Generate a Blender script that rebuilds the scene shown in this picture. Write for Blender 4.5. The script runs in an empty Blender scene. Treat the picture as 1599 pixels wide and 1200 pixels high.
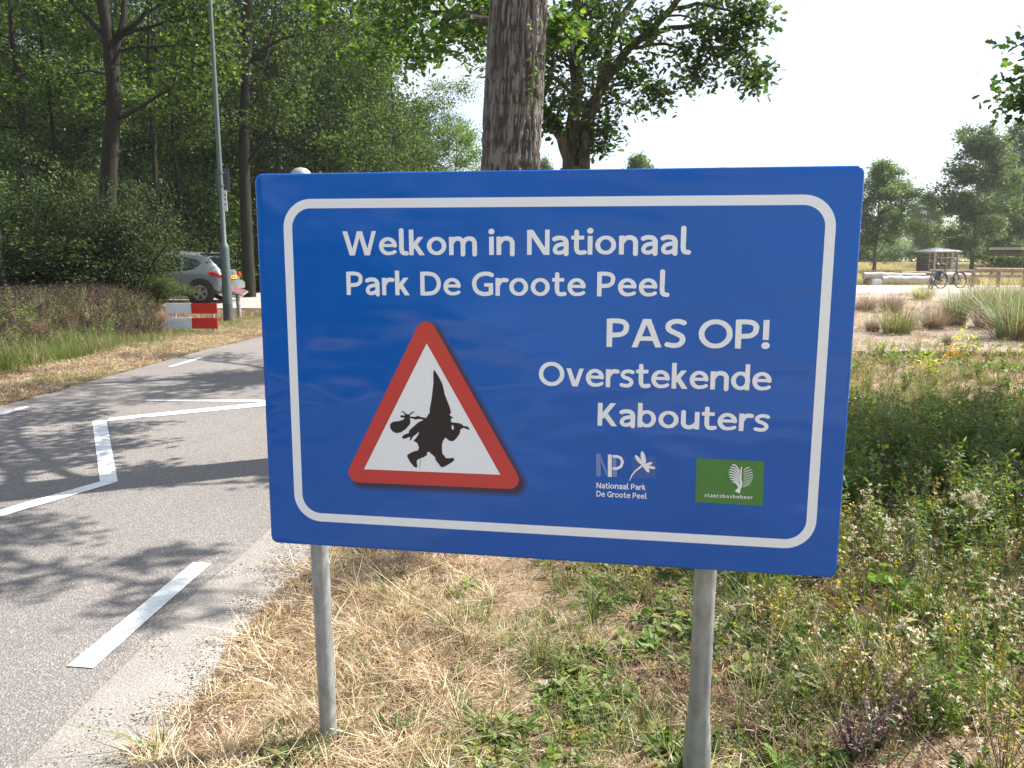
import bpy, bmesh, math, random, json
import numpy as np
from mathutils import Vector, Matrix
R=math.radians
SC=bpy.context.scene
COL=SC.collection
# ---------------------------------------------------------------- camera, world, sun, exposure
CAM_H=1.65; FPX=1230.0; PITCH=R(9.6)
cd=bpy.data.cameras.new('camera'); cam=bpy.data.objects.new('camera',cd); COL.objects.link(cam)
cam.location=(0,0,CAM_H); cam.rotation_euler=(R(90)-PITCH,0,0)
cd.sensor_fit='HORIZONTAL'; cd.sensor_width=36; cd.lens=36*FPX/1599; cd.clip_start=.05; cd.clip_end=2000
SC.camera=cam
SUN_AZ=R(68); SUN_EL=R(46)             # azimuth clockwise from +Y (towards +X)
SD=Vector((math.sin(SUN_AZ)*math.cos(SUN_EL),math.cos(SUN_AZ)*math.cos(SUN_EL),math.sin(SUN_EL)))
w=bpy.data.worlds.new('World'); SC.world=w; w.use_nodes=True
nt=w.node_tree; nt.nodes.clear()
wo=nt.nodes.new('ShaderNodeOutputWorld'); bg=nt.nodes.new('ShaderNodeBackground'); bg.inputs[1].default_value=.112
sky=nt.nodes.new('ShaderNodeTexSky'); sky.sky_type='NISHITA'; sky.sun_disc=False
sky.sun_elevation=SUN_EL; sky.sun_rotation=SUN_AZ; sky.air_density=1.0; sky.dust_density=1.2; sky.ozone_density=1.2
tc=nt.nodes.new('ShaderNodeTexCoord'); mp=nt.nodes.new('ShaderNodeMapping'); mp.inputs['Scale'].default_value=(1.3,1.3,4.2)
nz=nt.nodes.new('ShaderNodeTexNoise'); nz.inputs['Scale'].default_value=1.7; nz.inputs['Detail'].default_value=5; nz.inputs['Roughness'].default_value=.5
cr_=nt.nodes.new('ShaderNodeValToRGB'); cr_.color_ramp.elements[0].position=.36; cr_.color_ramp.elements[1].position=.62
cr_.color_ramp.elements[0].color=(.12,.12,.12,1); cr_.color_ramp.elements[1].color=(1,1,1,1)
mx=nt.nodes.new('ShaderNodeMixRGB'); mx.inputs[2].default_value=(3.62,3.95,4.35,1)
L=nt.links.new
L(tc.outputs['Generated'],mp.inputs[0]); L(mp.outputs[0],nz.inputs['Vector']); L(nz.outputs[0],cr_.inputs[0])
L(cr_.outputs[0],mx.inputs[0]); L(sky.outputs[0],mx.inputs[1]); L(mx.outputs[0],bg.inputs[0]); L(bg.outputs[0],wo.inputs[0])
sl=bpy.data.lights.new('sun','SUN'); sl.energy=5.0; sl.angle=R(.55); sl.color=(1,.95,.87)
so=bpy.data.objects.new('sun',sl); COL.objects.link(so); so.rotation_euler=SD.to_track_quat('Z','Y').to_euler(); so.location=(30,15,40)
SC.view_settings.view_transform='Standard'; SC.view_settings.look='None'; SC.view_settings.exposure=1.3; SC.view_settings.gamma=1
SC.view_settings.use_curve_mapping=False
SC.render.engine='CYCLES'
SC.cycles.max_bounces=7; SC.cycles.diffuse_bounces=3; SC.cycles.glossy_bounces=3; SC.cycles.transmission_bounces=4; SC.cycles.transparent_max_bounces=8
SC.cycles.use_denoising=True

# ---------------------------------------------------------------- places (metres; photograph pixels read off as ground points)
def ray(px,py):
    x=(px-799.5)/FPX; y=-(py-600)/FPX
    return Vector((x, math.cos(PITCH)+y*math.sin(PITCH), -math.sin(PITCH)+y*math.cos(PITCH)))
def at(px,py,z=0.0):
    r=ray(px,py); k=(z-CAM_H)/r.z; return Vector((r.x*k,r.y*k,z))
def atd(px,py,Y):
    r=ray(px,py); k=Y/r.y; return Vector((r.x*k,Y,CAM_H+r.z*k))
def xd(px,Y,z=0.): # lateral position at distance Y seen at column px near height z
    return (px-799.5)/FPX*(Y*math.cos(PITCH)-(z-CAM_H)*math.sin(PITCH))
# ---------------------------------------------------------------- materials
def newmat(name):
    m=bpy.data.materials.new(name); m.use_nodes=True; t=m.node_tree
    return m,t,t.nodes['Principled BSDF'],t.nodes['Material Output']
def ramp(t,stops,fac=None,interp='LINEAR'):
    n=t.nodes.new('ShaderNodeValToRGB'); e=n.color_ramp.elements; n.color_ramp.interpolation=interp
    while len(e)<len(stops): e.new(.5)
    for i,(p,c) in enumerate(stops): e[i].position=p; e[i].color=(*c,1)
    if fac is not None: t.links.new(fac,n.inputs[0])
    return n
def noise(t,scale,detail=4,rough=.55,vec=None,dist=0):
    n=t.nodes.new('ShaderNodeTexNoise'); n.inputs['Scale'].default_value=scale; n.inputs['Detail'].default_value=detail
    n.inputs['Roughness'].default_value=rough; n.inputs['Distortion'].default_value=dist
    if vec is not None: t.links.new(vec,n.inputs['Vector'])
    return n
def objcoord(t,scale=None):
    c=t.nodes.new('ShaderNodeTexCoord')
    if scale is None: return c.outputs['Object']
    m=t.nodes.new('ShaderNodeMapping'); m.inputs['Scale'].default_value=scale; t.links.new(c.outputs['Object'],m.inputs[0]); return m.outputs[0]
def bump(t,b,h,strength=.5,dist=.01):
    n=t.nodes.new('ShaderNodeBump'); n.inputs['Strength'].default_value=strength; n.inputs['Distance'].default_value=dist
    t.links.new(h,n.inputs['Height']); t.links.new(n.outputs[0],b.inputs['Normal']); return n
def mixc(t,fac,a,b,mode='MIX'):
    n=t.nodes.new('ShaderNodeMixRGB'); n.blend_type=mode
    for i,v in ((0,fac),(1,a),(2,b)):
        if hasattr(v,'links') or hasattr(v,'is_linked'): t.links.new(v,n.inputs[i])
        elif i==0: n.inputs[0].default_value=v
        else: n.inputs[i].default_value=(*v,1)
    return n.outputs[0]
def plain(name,c,rough=.5,metal=0,var=.12,scale=6,bmp=0,spec=.5):
    m,t,b,o=newmat(name); v=objcoord(t); n=noise(t,scale,5,vec=v)
    a=tuple(x*(1-var) for x in c); d=tuple(min(1,x*(1+var)) for x in c)
    r=ramp(t,[(.3,a),(.7,d)],n.outputs[0]); t.links.new(r.outputs[0],b.inputs['Base Color'])
    b.inputs['Roughness'].default_value=rough; b.inputs['Metallic'].default_value=metal; b.inputs['Specular IOR Level'].default_value=spec
    if bmp: n2=noise(t,scale*8,4,vec=v); bump(t,b,n2.outputs[0],bmp,.005)
    return m
def leafmat(name,cols,trans=.38,rough=.55,tcol=1.6,obj_var=.3):
    m,t,b,o=newmat(name)
    g=t.nodes.new('ShaderNodeNewGeometry'); oi=t.nodes.new('ShaderNodeObjectInfo')
    r=ramp(t,[(i/(len(cols)-1),c) for i,c in enumerate(cols)],g.outputs['Random Per Island'])
    hs=t.nodes.new('ShaderNodeHueSaturation'); t.links.new(r.outputs[0],hs.inputs['Color'])
    mr=t.nodes.new('ShaderNodeMapRange'); mr.inputs[3].default_value=1-obj_var; mr.inputs[4].default_value=1+obj_var; t.links.new(oi.outputs['Random'],mr.inputs[0])
    t.links.new(mr.outputs[0],hs.inputs['Value'])
    t.links.new(hs.outputs[0],b.inputs['Base Color']); b.inputs['Roughness'].default_value=rough; b.inputs['Specular IOR Level'].default_value=.4
    tr=t.nodes.new('ShaderNodeBsdfTranslucent'); tm=mixc(t,1.0,hs.outputs[0],(tcol,tcol*1.05,tcol*.55),'MULTIPLY'); t.links.new(tm,tr.inputs[0])
    ms=t.nodes.new('ShaderNodeMixShader'); ms.inputs[0].default_value=trans
    t.links.new(b.outputs[0],ms.inputs[1]); t.links.new(tr.outputs[0],ms.inputs[2]); t.links.new(ms.outputs[0],o.inputs[0])
    return m
def barkmat(name,c1,c2,scale=(9,9,1.6)):
    m,t,b,o=newmat(name); v=objcoord(t,scale); n=noise(t,2.2,6,.65,v,.6); n2=noise(t,1.3,3,vec=objcoord(t))
    r=ramp(t,[(.32,c1),(.62,c2)],n.outputs[0]); c=mixc(t,n2.outputs[0],r.outputs[0],mixc(t,.3,r.outputs[0],(.05,.06,.035)))
    t.links.new(c,b.inputs['Base Color']); b.inputs['Roughness'].default_value=.95; b.inputs['Specular IOR Level'].default_value=.15
    bump(t,b,n.outputs[0],.8,.03); return m
M={}
M['oakleaf']=leafmat('oak_leaf',[(.022,.052,.012),(.04,.085,.017),(.065,.12,.022),(.12,.175,.032)],.48)
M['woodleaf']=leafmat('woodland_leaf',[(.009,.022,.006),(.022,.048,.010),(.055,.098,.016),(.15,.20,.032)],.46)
M['shrubleaf']=leafmat('shrub_leaf',[(.018,.034,.010),(.035,.06,.016),(.06,.09,.024),(.13,.155,.055)],.36,.6)
M['brightleaf']=leafmat('bright_green_leaf',[(.07,.14,.018),(.11,.19,.025),(.18,.27,.04)],.42)  # bright green as the leaf's own colour
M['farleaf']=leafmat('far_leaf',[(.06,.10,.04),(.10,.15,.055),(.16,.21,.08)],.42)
M['bark']=barkmat('oak_bark',(.035,.027,.02),(.16,.13,.105))
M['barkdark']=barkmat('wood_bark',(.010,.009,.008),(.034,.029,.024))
M['barkpale']=barkmat('young_tree_bark',(.10,.085,.05),(.22,.19,.12))
M['straw']=leafmat('straw',[(.17,.10,.06),(.39,.26,.155),(.54,.40,.26),(.66,.53,.37),(.78,.70,.55)],.34,.6,1.05,.25)
M['brownstraw']=leafmat('brown_straw',[(.07,.035,.02),(.14,.075,.045),(.23,.135,.085),(.34,.22,.14)],.2,.7,1.0,.25)
M['grass']=leafmat('green_grass',[(.05,.09,.02),(.09,.15,.03),(.14,.20,.045),(.30,.27,.11)],.35,.5,1.5)
M['grasspale']=leafmat('pale_grass',[(.10,.13,.05),(.18,.20,.08),(.28,.27,.13),(.42,.35,.20)],.3,.55,1.2)
M['weed']=leafmat('weed_leaf',[(.045,.085,.022),(.09,.145,.035),(.14,.20,.05),(.24,.27,.08)],.42,.5,1.6)
M['weedyellow']=leafmat('yellowing_weed_leaf',[(.12,.17,.035),(.24,.27,.05),(.36,.33,.07),(.40,.24,.08)],.36,.5,1.3)
M['weedgrey']=leafmat('grey_weed_leaf',[(.09,.12,.07),(.15,.19,.11),(.24,.28,.18)],.3,.6,1.2)
M['pebble']=leafmat('grit',[(.12,.09,.07),(.26,.21,.17),(.40,.35,.30),(.46,.42,.37)],.0,.8,1.0,.1)
M['shadedscrub']=leafmat('bank_scrub',[(.014,.010,.008),(.034,.023,.018),(.062,.041,.032),(.13,.085,.065)],.15,.8,1.0,.35)  # browns darkened to carry the shade on the bank
M['heather']=leafmat('heather',[(.20,.12,.11),(.30,.20,.20),(.40,.29,.29),(.27,.22,.15)],.25,.7,1.0)
M['yellowflower']=leafmat('yellow_flower',[(.75,.50,.02),(.85,.62,.04)],.2,.5,1.0,.1)
M['whitefluff']=leafmat('white_seed_head',[(.45,.38,.30),(.62,.55,.46),(.78,.72,.64)],.3,.8,1.0,.12)
M['autumnleaf']=leafmat('autumn_leaf',[(.55,.22,.03),(.62,.40,.04),(.50,.12,.03)],.35,.5,1.2,.1)
M['gold']=leafmat('yellow_green_leaf',[(.35,.40,.03),(.50,.46,.05),(.22,.32,.04)],.4,.5,1.3,.1)  # yellow-green as the seedlings' own colour
# ---------------------------------------------------------------- mesh helpers
def mesh_np(name,V,F,mat,smooth=False,mi=None):
    me=bpy.data.meshes.new(name); V=np.asarray(V,np.float32)
    if isinstance(F,np.ndarray): n,k=F.shape; tot=np.full(n,k,np.int32); loops=F.ravel().astype(np.int32)
    else: tot=np.array([len(f) for f in F],np.int32); loops=np.array([i for f in F for i in f],np.int32); n=len(F)
    me.vertices.add(len(V)); me.vertices.foreach_set('co',V.ravel())
    me.loops.add(len(loops)); me.loops.foreach_set('vertex_index',loops)
    me.polygons.add(n); st=np.zeros(n,np.int32); st[1:]=np.cumsum(tot)[:-1]
    me.polygons.foreach_set('loop_start',st)
    me.polygons.foreach_set('use_smooth',np.full(n,bool(smooth)))
    for m in (mat if isinstance(mat,(list,tuple)) else [mat]): me.materials.append(m)
    if mi is not None: me.polygons.foreach_set('material_index',np.asarray(mi,np.int32))
    me.update(calc_edges=True); me.validate(); return me
def tagd(o,label=None,cat=None,group=None,kind=None):
    for k,v in (('label',label),('category',cat),('group',group),('kind',kind)):
        if v: o[k]=v
    return o
def link(name,me,parent=None,local=False):
    """world-coordinate mesh: a child is shifted back by its thing's location"""
    o=bpy.data.objects.new(name,me); COL.objects.link(o)
    if parent:
        o.parent=parent
        if not local and parent.parent is None: o.location=-Vector(parent.location)
    return o
def thing(name,label,cat,loc=(0,0,0),group=None):
    o=bpy.data.objects.new(name,None); COL.objects.link(o); o.location=loc; o.empty_display_size=.2
    return tagd(o,label,cat,group)
class MB:
    def __init__(s): s.V=[]; s.F=[]; s.n=0
    def add(s,V,F):
        s.V.append(np.asarray(V,float)); s.F.extend([tuple(int(i)+s.n for i in f) for f in F]); s.n+=len(V)
    def box(s,c,size,rz=0,mat=None,bevel=0):
        x,y,z=[a/2 for a in size]
        v=np.array([(a*x,b*y,d*z) for d in(-1,1) for b in(-1,1) for a in(-1,1)])
        if rz: cz,sz=math.cos(rz),math.sin(rz); v=v@np.array([[cz,sz,0],[-sz,cz,0],[0,0,1]])
        if mat is not None: v=np.array([mat@Vector(p) for p in v])
        s.add(v+np.array(c),[(0,2,3,1),(4,5,7,6),(0,1,5,4),(2,6,7,3),(0,4,6,2),(1,3,7,5)])
    def tube(s,P,r,n=8,cap=True):
        P=[Vector(p) for p in P]; rs=list(r) if hasattr(r,'__len__') else [r]*len(P)
        V=[];F=[]; up=None
        for i,p in enumerate(P):
            d=(P[min(i+1,len(P)-1)]-P[max(i-1,0)]); 
            if d.length<1e-9: d=Vector((0,0,1))
            d.normalize()
            if up is None: up=d.orthogonal().normalized()
            else:
                up=up-d*up.dot(d)
                if up.length<1e-6: up=d.orthogonal()
                up.normalize()
            q=d.cross(up)
            for k in range(n):
                a=2*math.pi*k/n; V.append(p+(up*math.cos(a)+q*math.sin(a))*rs[i])
        for i in range(len(P)-1):
            for k in range(n):
                k2=(k+1)%n; F.append((i*n+k,i*n+k2,(i+1)*n+k2,(i+1)*n+k))
        if cap: F.append(tuple(range(n-1,-1,-1))); F.append(tuple((len(P)-1)*n+k for k in range(n)))
        s.add([tuple(v) for v in V],F)
    def lathe(s,c,prof,n=16,axis='z'):
        V=[];F=[]
        for r,z in prof:
            for k in range(n):
                a=2*math.pi*k/n
                p=(r*math.cos(a),r*math.sin(a),z) if axis=='z' else (r*math.cos(a),z,r*math.sin(a))
                V.append((c[0]+p[0],c[1]+p[1],c[2]+p[2]))
        for i in range(len(prof)-1):
            for k in range(n):
                k2=(k+1)%n; F.append((i*n+k,i*n+k2,(i+1)*n+k2,(i+1)*n+k))
        s.add(V,F)
    def poly(s,P): s.add(P,[tuple(range(len(P)))])
    def prism(s,P,d):
        """polygon P (3D, planar) extruded by vector d"""
        n=len(P); V=[tuple(Vector(p)) for p in P]+[tuple(Vector(p)+Vector(d)) for p in P]
        F=[tuple(range(n-1,-1,-1)),tuple(range(n,2*n))]+[(i,(i+1)%n,(i+1)%n+n,i+n) for i in range(n)]
        s.add(V,F)
    def build(s,name,mat,parent=None,smooth=False,local=False,bevel=0):
        me=mesh_np(name,np.vstack(s.V),s.F,mat,smooth)
        bm=bmesh.new(); bm.from_mesh(me); bmesh.ops.recalc_face_normals(bm,faces=bm.faces)
        if bevel: bmesh.ops.bevel(bm,geom=[e for e in bm.edges if len(e.link_faces)==2 and e.calc_face_angle(0)>.6],offset=bevel,segments=2,affect='EDGES')
        bm.to_mesh(me); bm.free()
        if smooth:
            for e in me.edges: pass
            me.shade_smooth() if hasattr(me,'shade_smooth') else None
            try: me.set_sharp_from_angle(angle=R(38))
            except Exception: pass
        return link(name,me,parent,local)
# leaf outlines (unit length along +x)
DIAMOND=np.array([(0,0),(.5,.3),(1,0),(.5,-.3)])
OVAL=np.array([(0,0),(.25,.26),(.6,.28),(1,0),(.6,-.28),(.25,-.26)])
OAK=np.array([(0,0),(.12,.10),(.30,.24),(.40,.14),(.58,.33),(.68,.20),(.86,.24),(1,0),(.86,-.24),(.68,-.20),(.58,-.33),(.40,-.14),(.30,-.24),(.12,-.10)])
LANCE=np.array([(0,0),(.3,.11),(.65,.09),(1,0),(.65,-.09),(.3,-.11)])
def leaves(P,size,rng,shape=DIAMOND,up=.6,cup=.25,D=None,var=.35):
    """a leaf at every point of P, each an island of its own"""
    n=len(P); k=len(shape)
    N=rng.normal(size=(n,3)); N[:,2]=np.abs(N[:,2])+up; N/=np.linalg.norm(N,axis=1)[:,None]
    A=rng.normal(size=(n,3)) if D is None else D+rng.normal(size=(n,3))*.15
    A-=N*(A*N).sum(1)[:,None]; A/=np.linalg.norm(A,axis=1)[:,None]+1e-9; B=np.cross(N,A)
    s=size*(1+rng.uniform(-var,var,n))
    V=P[:,None,:]+s[:,None,None]*(shape[None,:,0,None]*A[:,None,:]+shape[None,:,1,None]*B[:,None,:]+(np.abs(shape[None,:,1,None])*cup-(shape[None,:,0,None]**2)*cup*.7)*N[:,None,:])
    return V.reshape(-1,3),np.arange(n*k).reshape(n,k)
def blades(n,rng,h,wd,spread,lean,curl=.6,base=.03,seg=3):
    """n grass blades rising from a small patch; returns V,F quads"""
    a=rng.uniform(0,2*np.pi,n); rr=base*np.sqrt(rng.uniform(0,1,n)); x0=rr*np.cos(a); y0=rr*np.sin(a)
    a2=a+rng.normal(0,.7,n); H=h*rng.uniform(.5,1.15,n); ln=np.abs(rng.normal(0,lean,n))+.05
    ws=wd*rng.uniform(.6,1.3,n); V=[]
    for i in range(seg+1):
        t=i/seg; out=(ln*t+curl*ln*t*t)*H*spread; z=H*t*(1-.35*np.clip(ln,0,1.6)*t)
        cx=x0+out*np.cos(a2); cy=y0+out*np.sin(a2); wi=ws*(1-t)**.7*.5+.0003
        px=-np.sin(a2)*wi; py=np.cos(a2)*wi
        V.append(np.stack([cx-px,cy-py,z],1)); V.append(np.stack([cx+px,cy+py,z],1))
    V=np.stack(V,1); k=2*(seg+1); off=(np.arange(n)*k)[:,None]
    F=[off+np.array([[2*i,2*i+1,2*i+3,2*i+2]]) for i in range(seg)]
    return V.reshape(-1,3),np.vstack(F)
def cat2(parts):
    V=[];F=[];mi=[];n=0
    for v,f,m in parts:
        V.append(np.asarray(v,float)); 
        for q in (f.tolist() if isinstance(f,np.ndarray) else f): F.append(tuple(i+n for i in q)); mi.append(m)
        n+=len(v)
    return np.vstack(V),F,mi
def vnoise(rng,shape_n,x,y,wrapx=False):
    g=rng.uniform(0,1,shape_n); xi=np.floor(x).astype(int); yi=np.floor(y).astype(int); fx=x-xi; fy=y-yi
    fx=fx*fx*(3-2*fx); fy=fy*fy*(3-2*fy); a,b=shape_n
    q=lambda i,j:g[i%a,j%b]
    return (q(xi,yi)*(1-fx)+q(xi+1,yi)*fx)*(1-fy)+(q(xi,yi+1)*(1-fx)+q(xi+1,yi+1)*fx)*fy
# ---------------------------------------------------------------- scatter (geometry nodes) for what nobody could count
def scatter(name,label,protos,P,rng,scale=(.8,1.2),tilt=.1,cat=None,S=None):
    pc=bpy.data.collections.new(name+'_kinds')
    for i,me in enumerate(protos):
        o=bpy.data.objects.new('%s_kind_%02d'%(name,i),me); pc.objects.link(o)
    P=np.asarray(P,float); n=len(P); me=bpy.data.meshes.new(name); me.vertices.add(n); me.vertices.foreach_set('co',P.astype(np.float32).ravel())
    rot=np.stack([rng.normal(0,tilt,n),rng.normal(0,tilt,n),rng.uniform(0,6.28,n)],1)
    a=me.attributes.new('rot','FLOAT_VECTOR','POINT'); a.data.foreach_set('vector',rot.astype(np.float32).ravel())
    sc=rng.uniform(scale[0],scale[1],n)*(1 if S is None else S)
    a=me.attributes.new('scl','FLOAT','POINT'); a.data.foreach_set('value',sc.astype(np.float32))
    a=me.attributes.new('kind_index','INT','POINT'); a.data.foreach_set('value',rng.integers(0,len(protos),n).astype(np.int32))
    ob=bpy.data.objects.new(name,me); COL.objects.link(ob)
    g=bpy.data.node_groups.new(name+'_scatter','GeometryNodeTree')
    g.interface.new_socket('Geometry',in_out='INPUT',socket_type='NodeSocketGeometry'); g.interface.new_socket('Geometry',in_out='OUTPUT',socket_type='NodeSocketGeometry')
    N=g.nodes.new; gi=N('NodeGroupInput'); go=N('NodeGroupOutput'); ip=N('GeometryNodeInstanceOnPoints'); ci=N('GeometryNodeCollectionInfo')
    ci.inputs['Collection'].default_value=pc; ci.inputs['Separate Children'].default_value=True; ci.inputs['Reset Children'].default_value=True
    ip.inputs['Pick Instance'].default_value=True
    def na(nm,dt): q=N('GeometryNodeInputNamedAttribute'); q.data_type=dt; q.inputs['Name'].default_value=nm; return q.outputs[0]
    l=g.links.new; l(gi.outputs[0],ip.inputs['Points']); l(ci.outputs[0],ip.inputs['Instance'])
    l(na('kind_index','INT'),ip.inputs['Instance Index']); l(na('rot','FLOAT_VECTOR'),ip.inputs['Rotation']); l(na('scl','FLOAT'),ip.inputs['Scale'])
    l(ip.outputs[0],go.inputs[0])
    md=ob.modifiers.new('scatter','NODES'); md.node_group=g
    tagd(ob,label,cat,None,'stuff'); return ob
# ================================================================ SETTING
def sm(t): t=np.clip(t,0,1); return t*t*(3-2*t)
def hv(x,y):   # height of the verge and the bank
    x=np.asarray(x,float); y=np.asarray(y,float)
    b=-.036*np.exp(-((x-.05)**2/1.3+(y-2.4)**2/1.2))+.009*(np.sin(x*2.1+y*.7)+np.sin(y*2.7-x*1.3+1)+np.sin(x*5.1+2)*.4)+.006
    right=sm((x+1.1)/.5)
    bank=sm((-6.5-x)/2.4)*.55*(1-sm((y-21)/4))*sm((y+6)/4)*sm((-x/np.maximum(y,4)-.43)/.07)
    left=sm((-5.35-x)/.5)
    return np.where(x>-3,b*right,b*left+bank)
def grid(name,x0,x1,y0,y1,nx,ny,mat,h=hv,z=0.):
    X,Y=np.meshgrid(np.linspace(x0,x1,nx),np.linspace(y0,y1,ny)); Z=h(X,Y)+z
    V=np.stack([X.ravel(),Y.ravel(),Z.ravel()],1); i=np.arange((ny-1)*nx).reshape(ny-1,nx)[:,:-1].ravel()
    F=np.stack([i,i+1,i+nx+1,i+nx],1); o=link(name,mesh_np(name,V,F,mat,True)); o['kind']='structure'; return o
def soilmat(name,cols,scale=5,fine=60,b_=.9):
    m,t,b,o=newmat(name); v=objcoord(t); n=noise(t,scale,6,.65,v); n2=noise(t,fine,5,.7,v,.5); n3=noise(t,.6,3,.5,v)
    r=ramp(t,[(.28,cols[0]),(.5,cols[1]),(.72,cols[2])],n2.outputs[0]); r2=ramp(t,[(.35,cols[0]),(.65,cols[2])],n.outputs[0])
    c=mixc(t,.4,r.outputs[0],r2.outputs[0]); t.links.new(c,b.inputs['Base Color']); b.inputs['Roughness'].default_value=1; b.inputs['Specular IOR Level'].default_value=.1
    bump(t,b,n2.outputs[0],b_,.02); return m
M['soil']=soilmat('verge_soil',[(.10,.06,.037),(.27,.18,.115),(.48,.38,.27)])
M['thatch']=soilmat('dry_thatch',[(.15,.10,.06),(.33,.245,.15),(.50,.41,.27)],3,22)
M['mulch']=soilmat('wood_mulch',[(.14,.10,.08),(.33,.26,.21),(.52,.45,.39)],2,14)
M['bankearth']=soilmat('bank_earth',[(.035,.022,.015),(.09,.055,.036),(.17,.11,.075)],4,30)
M['pale']=soilmat('pale_gravel',[(.21,.185,.165),(.38,.345,.315),(.50,.465,.43)],1.3,90,.9)
M['meadow']=soilmat('dry_meadow',[(.26,.21,.11),(.37,.31,.17),(.46,.40,.25)],.15,2.5,.4)
# asphalt
m,t,b,o=newmat('asphalt'); v=objcoord(t); n=noise(t,.9,4,.5,v); vo=t.nodes.new('ShaderNodeTexVoronoi'); vo.inputs['Scale'].default_value=140; t.links.new(v,vo.inputs['Vector'])
n2=noise(t,130,3,.6,v); st=ramp(t,[(.0,(.055,.051,.050)),(.45,(.105,.098,.095)),(.62,(.17,.16,.153)),(.85,(.36,.335,.31))],vo.outputs['Color'])
r=ramp(t,[(.3,(.74,.74,.76)),(.7,(1.12,1.10,1.07))],n.outputs[0]); c=mixc(t,1.0,st.outputs[0],r.outputs[0],'MULTIPLY')
c=mixc(t,.5,c,(.25,.225,.213)); t.links.new(c,b.inputs['Base Color']); b.inputs['Roughness'].default_value=.9; b.inputs['Specular IOR Level'].default_value=.25
bump(t,b,vo.outputs['Distance'],.7,.006); M['asphalt']=m
# road paint with worn specks
m,t,b,o=newmat('road_paint'); v=objcoord(t); n=noise(t,70,5,.7,v); n1=noise(t,5,3,.5,v)
mm=t.nodes.new('ShaderNodeMath'); mm.operation='MULTIPLY_ADD'; t.links.new(n1.outputs[0],mm.inputs[0]); mm.inputs[1].default_value=.35; t.links.new(n.outputs[0],mm.inputs[2])
r=ramp(t,[(.50,(.26,.25,.24)),(.58,(.62,.62,.61)),(.8,(.76,.76,.75))],mm.outputs[0]); t.links.new(r.outputs[0],b.inputs['Base Color']); b.inputs['Roughness'].default_value=.7
bump(t,b,n.outputs[0],.4,.004); M['paint']=m

grid('ground',-160,220,-60,260,60,60,M['meadow'],lambda x,y:0*x-.07)
grid('verge',-3.2,16,-6,27,150,220,M['soil'])
grid('bank',-34,-4.6,-6,27,130,150,M['bankearth'],lambda x,y: hv(x,y)-.01)
# road: strip between its two edges, running on behind the sign
re_=[at(-60,1262),at(33,1177),at(133,1093),at(200,1023),at(290,950),at(333,900),at(430,815)]
ledge=[at(0,632),at(160,590),at(300,545),at(410,527)]
xr=lambda y: np.interp(y,[-8,2.3,4.7,16,30,60],[-1.75,-1.58,-1.44,-1.0,.6,7])
xl=lambda y: np.interp(y,[-8,5,8.3,10,12.9,14.8,19,24,60],[-6.0,-5.75,-5.42,-5.32,-5.15,-4.85,-4.3,-4.2,1.2])
ys=np.concatenate([np.linspace(-8,26,120),np.linspace(27,70,24)]); rngE=np.random.default_rng(5)
Vv=[];Ff=[]
for i,y in enumerate(ys):
    a,b_=xl(y)+rngE.normal(0,.02),xr(y)+rngE.normal(0,.012)+.02*math.sin(y*3.1)
    for k in range(9): f=k/8; Vv.append((a+(b_-a)*f,y,.022))
for i in range(len(ys)-1):
    for k in range(8): q=i*9+k; Ff.append((q,q+1,q+10,q+9))
o=link('road',mesh_np('road',np.array(Vv),Ff,M['asphalt'])); o['kind']='structure'
# pale shoulder along the near edge of the road
Vv=[];Ff=[]
sh=lambda y: np.interp(y,[-8,2.4,2.95,3.4,3.9,4.3,5,30],[-.72,-1.16,-1.20,-1.18,-1.13,-1.03,-.88,1.3])
for i,y in enumerate(ys):
    a,b_=xr(y)-.06,sh(y)+.1+rngE.normal(0,.03)
    for k in range(4): Vv.append((a+(b_-a)*k/3,y,[.018,.018,.018,-.02][k]))
for i in range(len(ys)-1):
    for k in range(3): q=i*4+k; Ff.append((q,q+1,q+5,q+4))
o=link('gravel_shoulder',mesh_np('gravel_shoulder',np.array(Vv),Ff,M['pale'])); o['kind']='structure'
# parking apron by the car, across the road
mb=MB(); mb.poly([(-30,22.5,.012),(-4.6,22.9,.012),(-3,31,.012),(-30,34,.012)]); o=mb.build('parking_apron',M['pale']); o['kind']='structure'
# verge beyond, pale strip, path on the right
mb=MB(); mb.poly([(4,12.5,.075),(30,11.8,.075),(30,29.5,.075),(4,29.5,.075)]); o=mb.build('mulch_bed',M['mulch']); o['kind']='structure'
mb=MB(); mb.poly([(-1,29.2,.085),(60,29.2,.085),(60,36.5,.085),(-1,36.5,.085)]); o=mb.build('gravel_path',M['pale']); o['kind']='structure'
def mark(P):
    mb=MB(); mb.poly([at(*p,z=.027) for p in P]); o=mb.build('road_marking',M['paint']); o['kind']='structure'; return o
mark([(105,1040),(145,1043),(330,880),(302,878)])
mark([(144,658),(166,656.5),(184,752),(156,752)])
mark([(-160,838),(-160,853),(1,807),(184,752.3),(155.5,752.3),(0,796)])
mark([(166,656.7),(172,652.6),(420,627.6),(640,602),(640,605),(420,633.5),(167,657.6)][:7])
mark([(228,626),(600,629.5),(600,626.5),(416,624.8),(229,624.5)])
mark([(-20,650),(0,643.5),(38,635),(47,635.4),(0,648.8),(-20,654.5)])
mark([(262,572.8),(269,573),(318,559),(310,558.6)])
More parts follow.
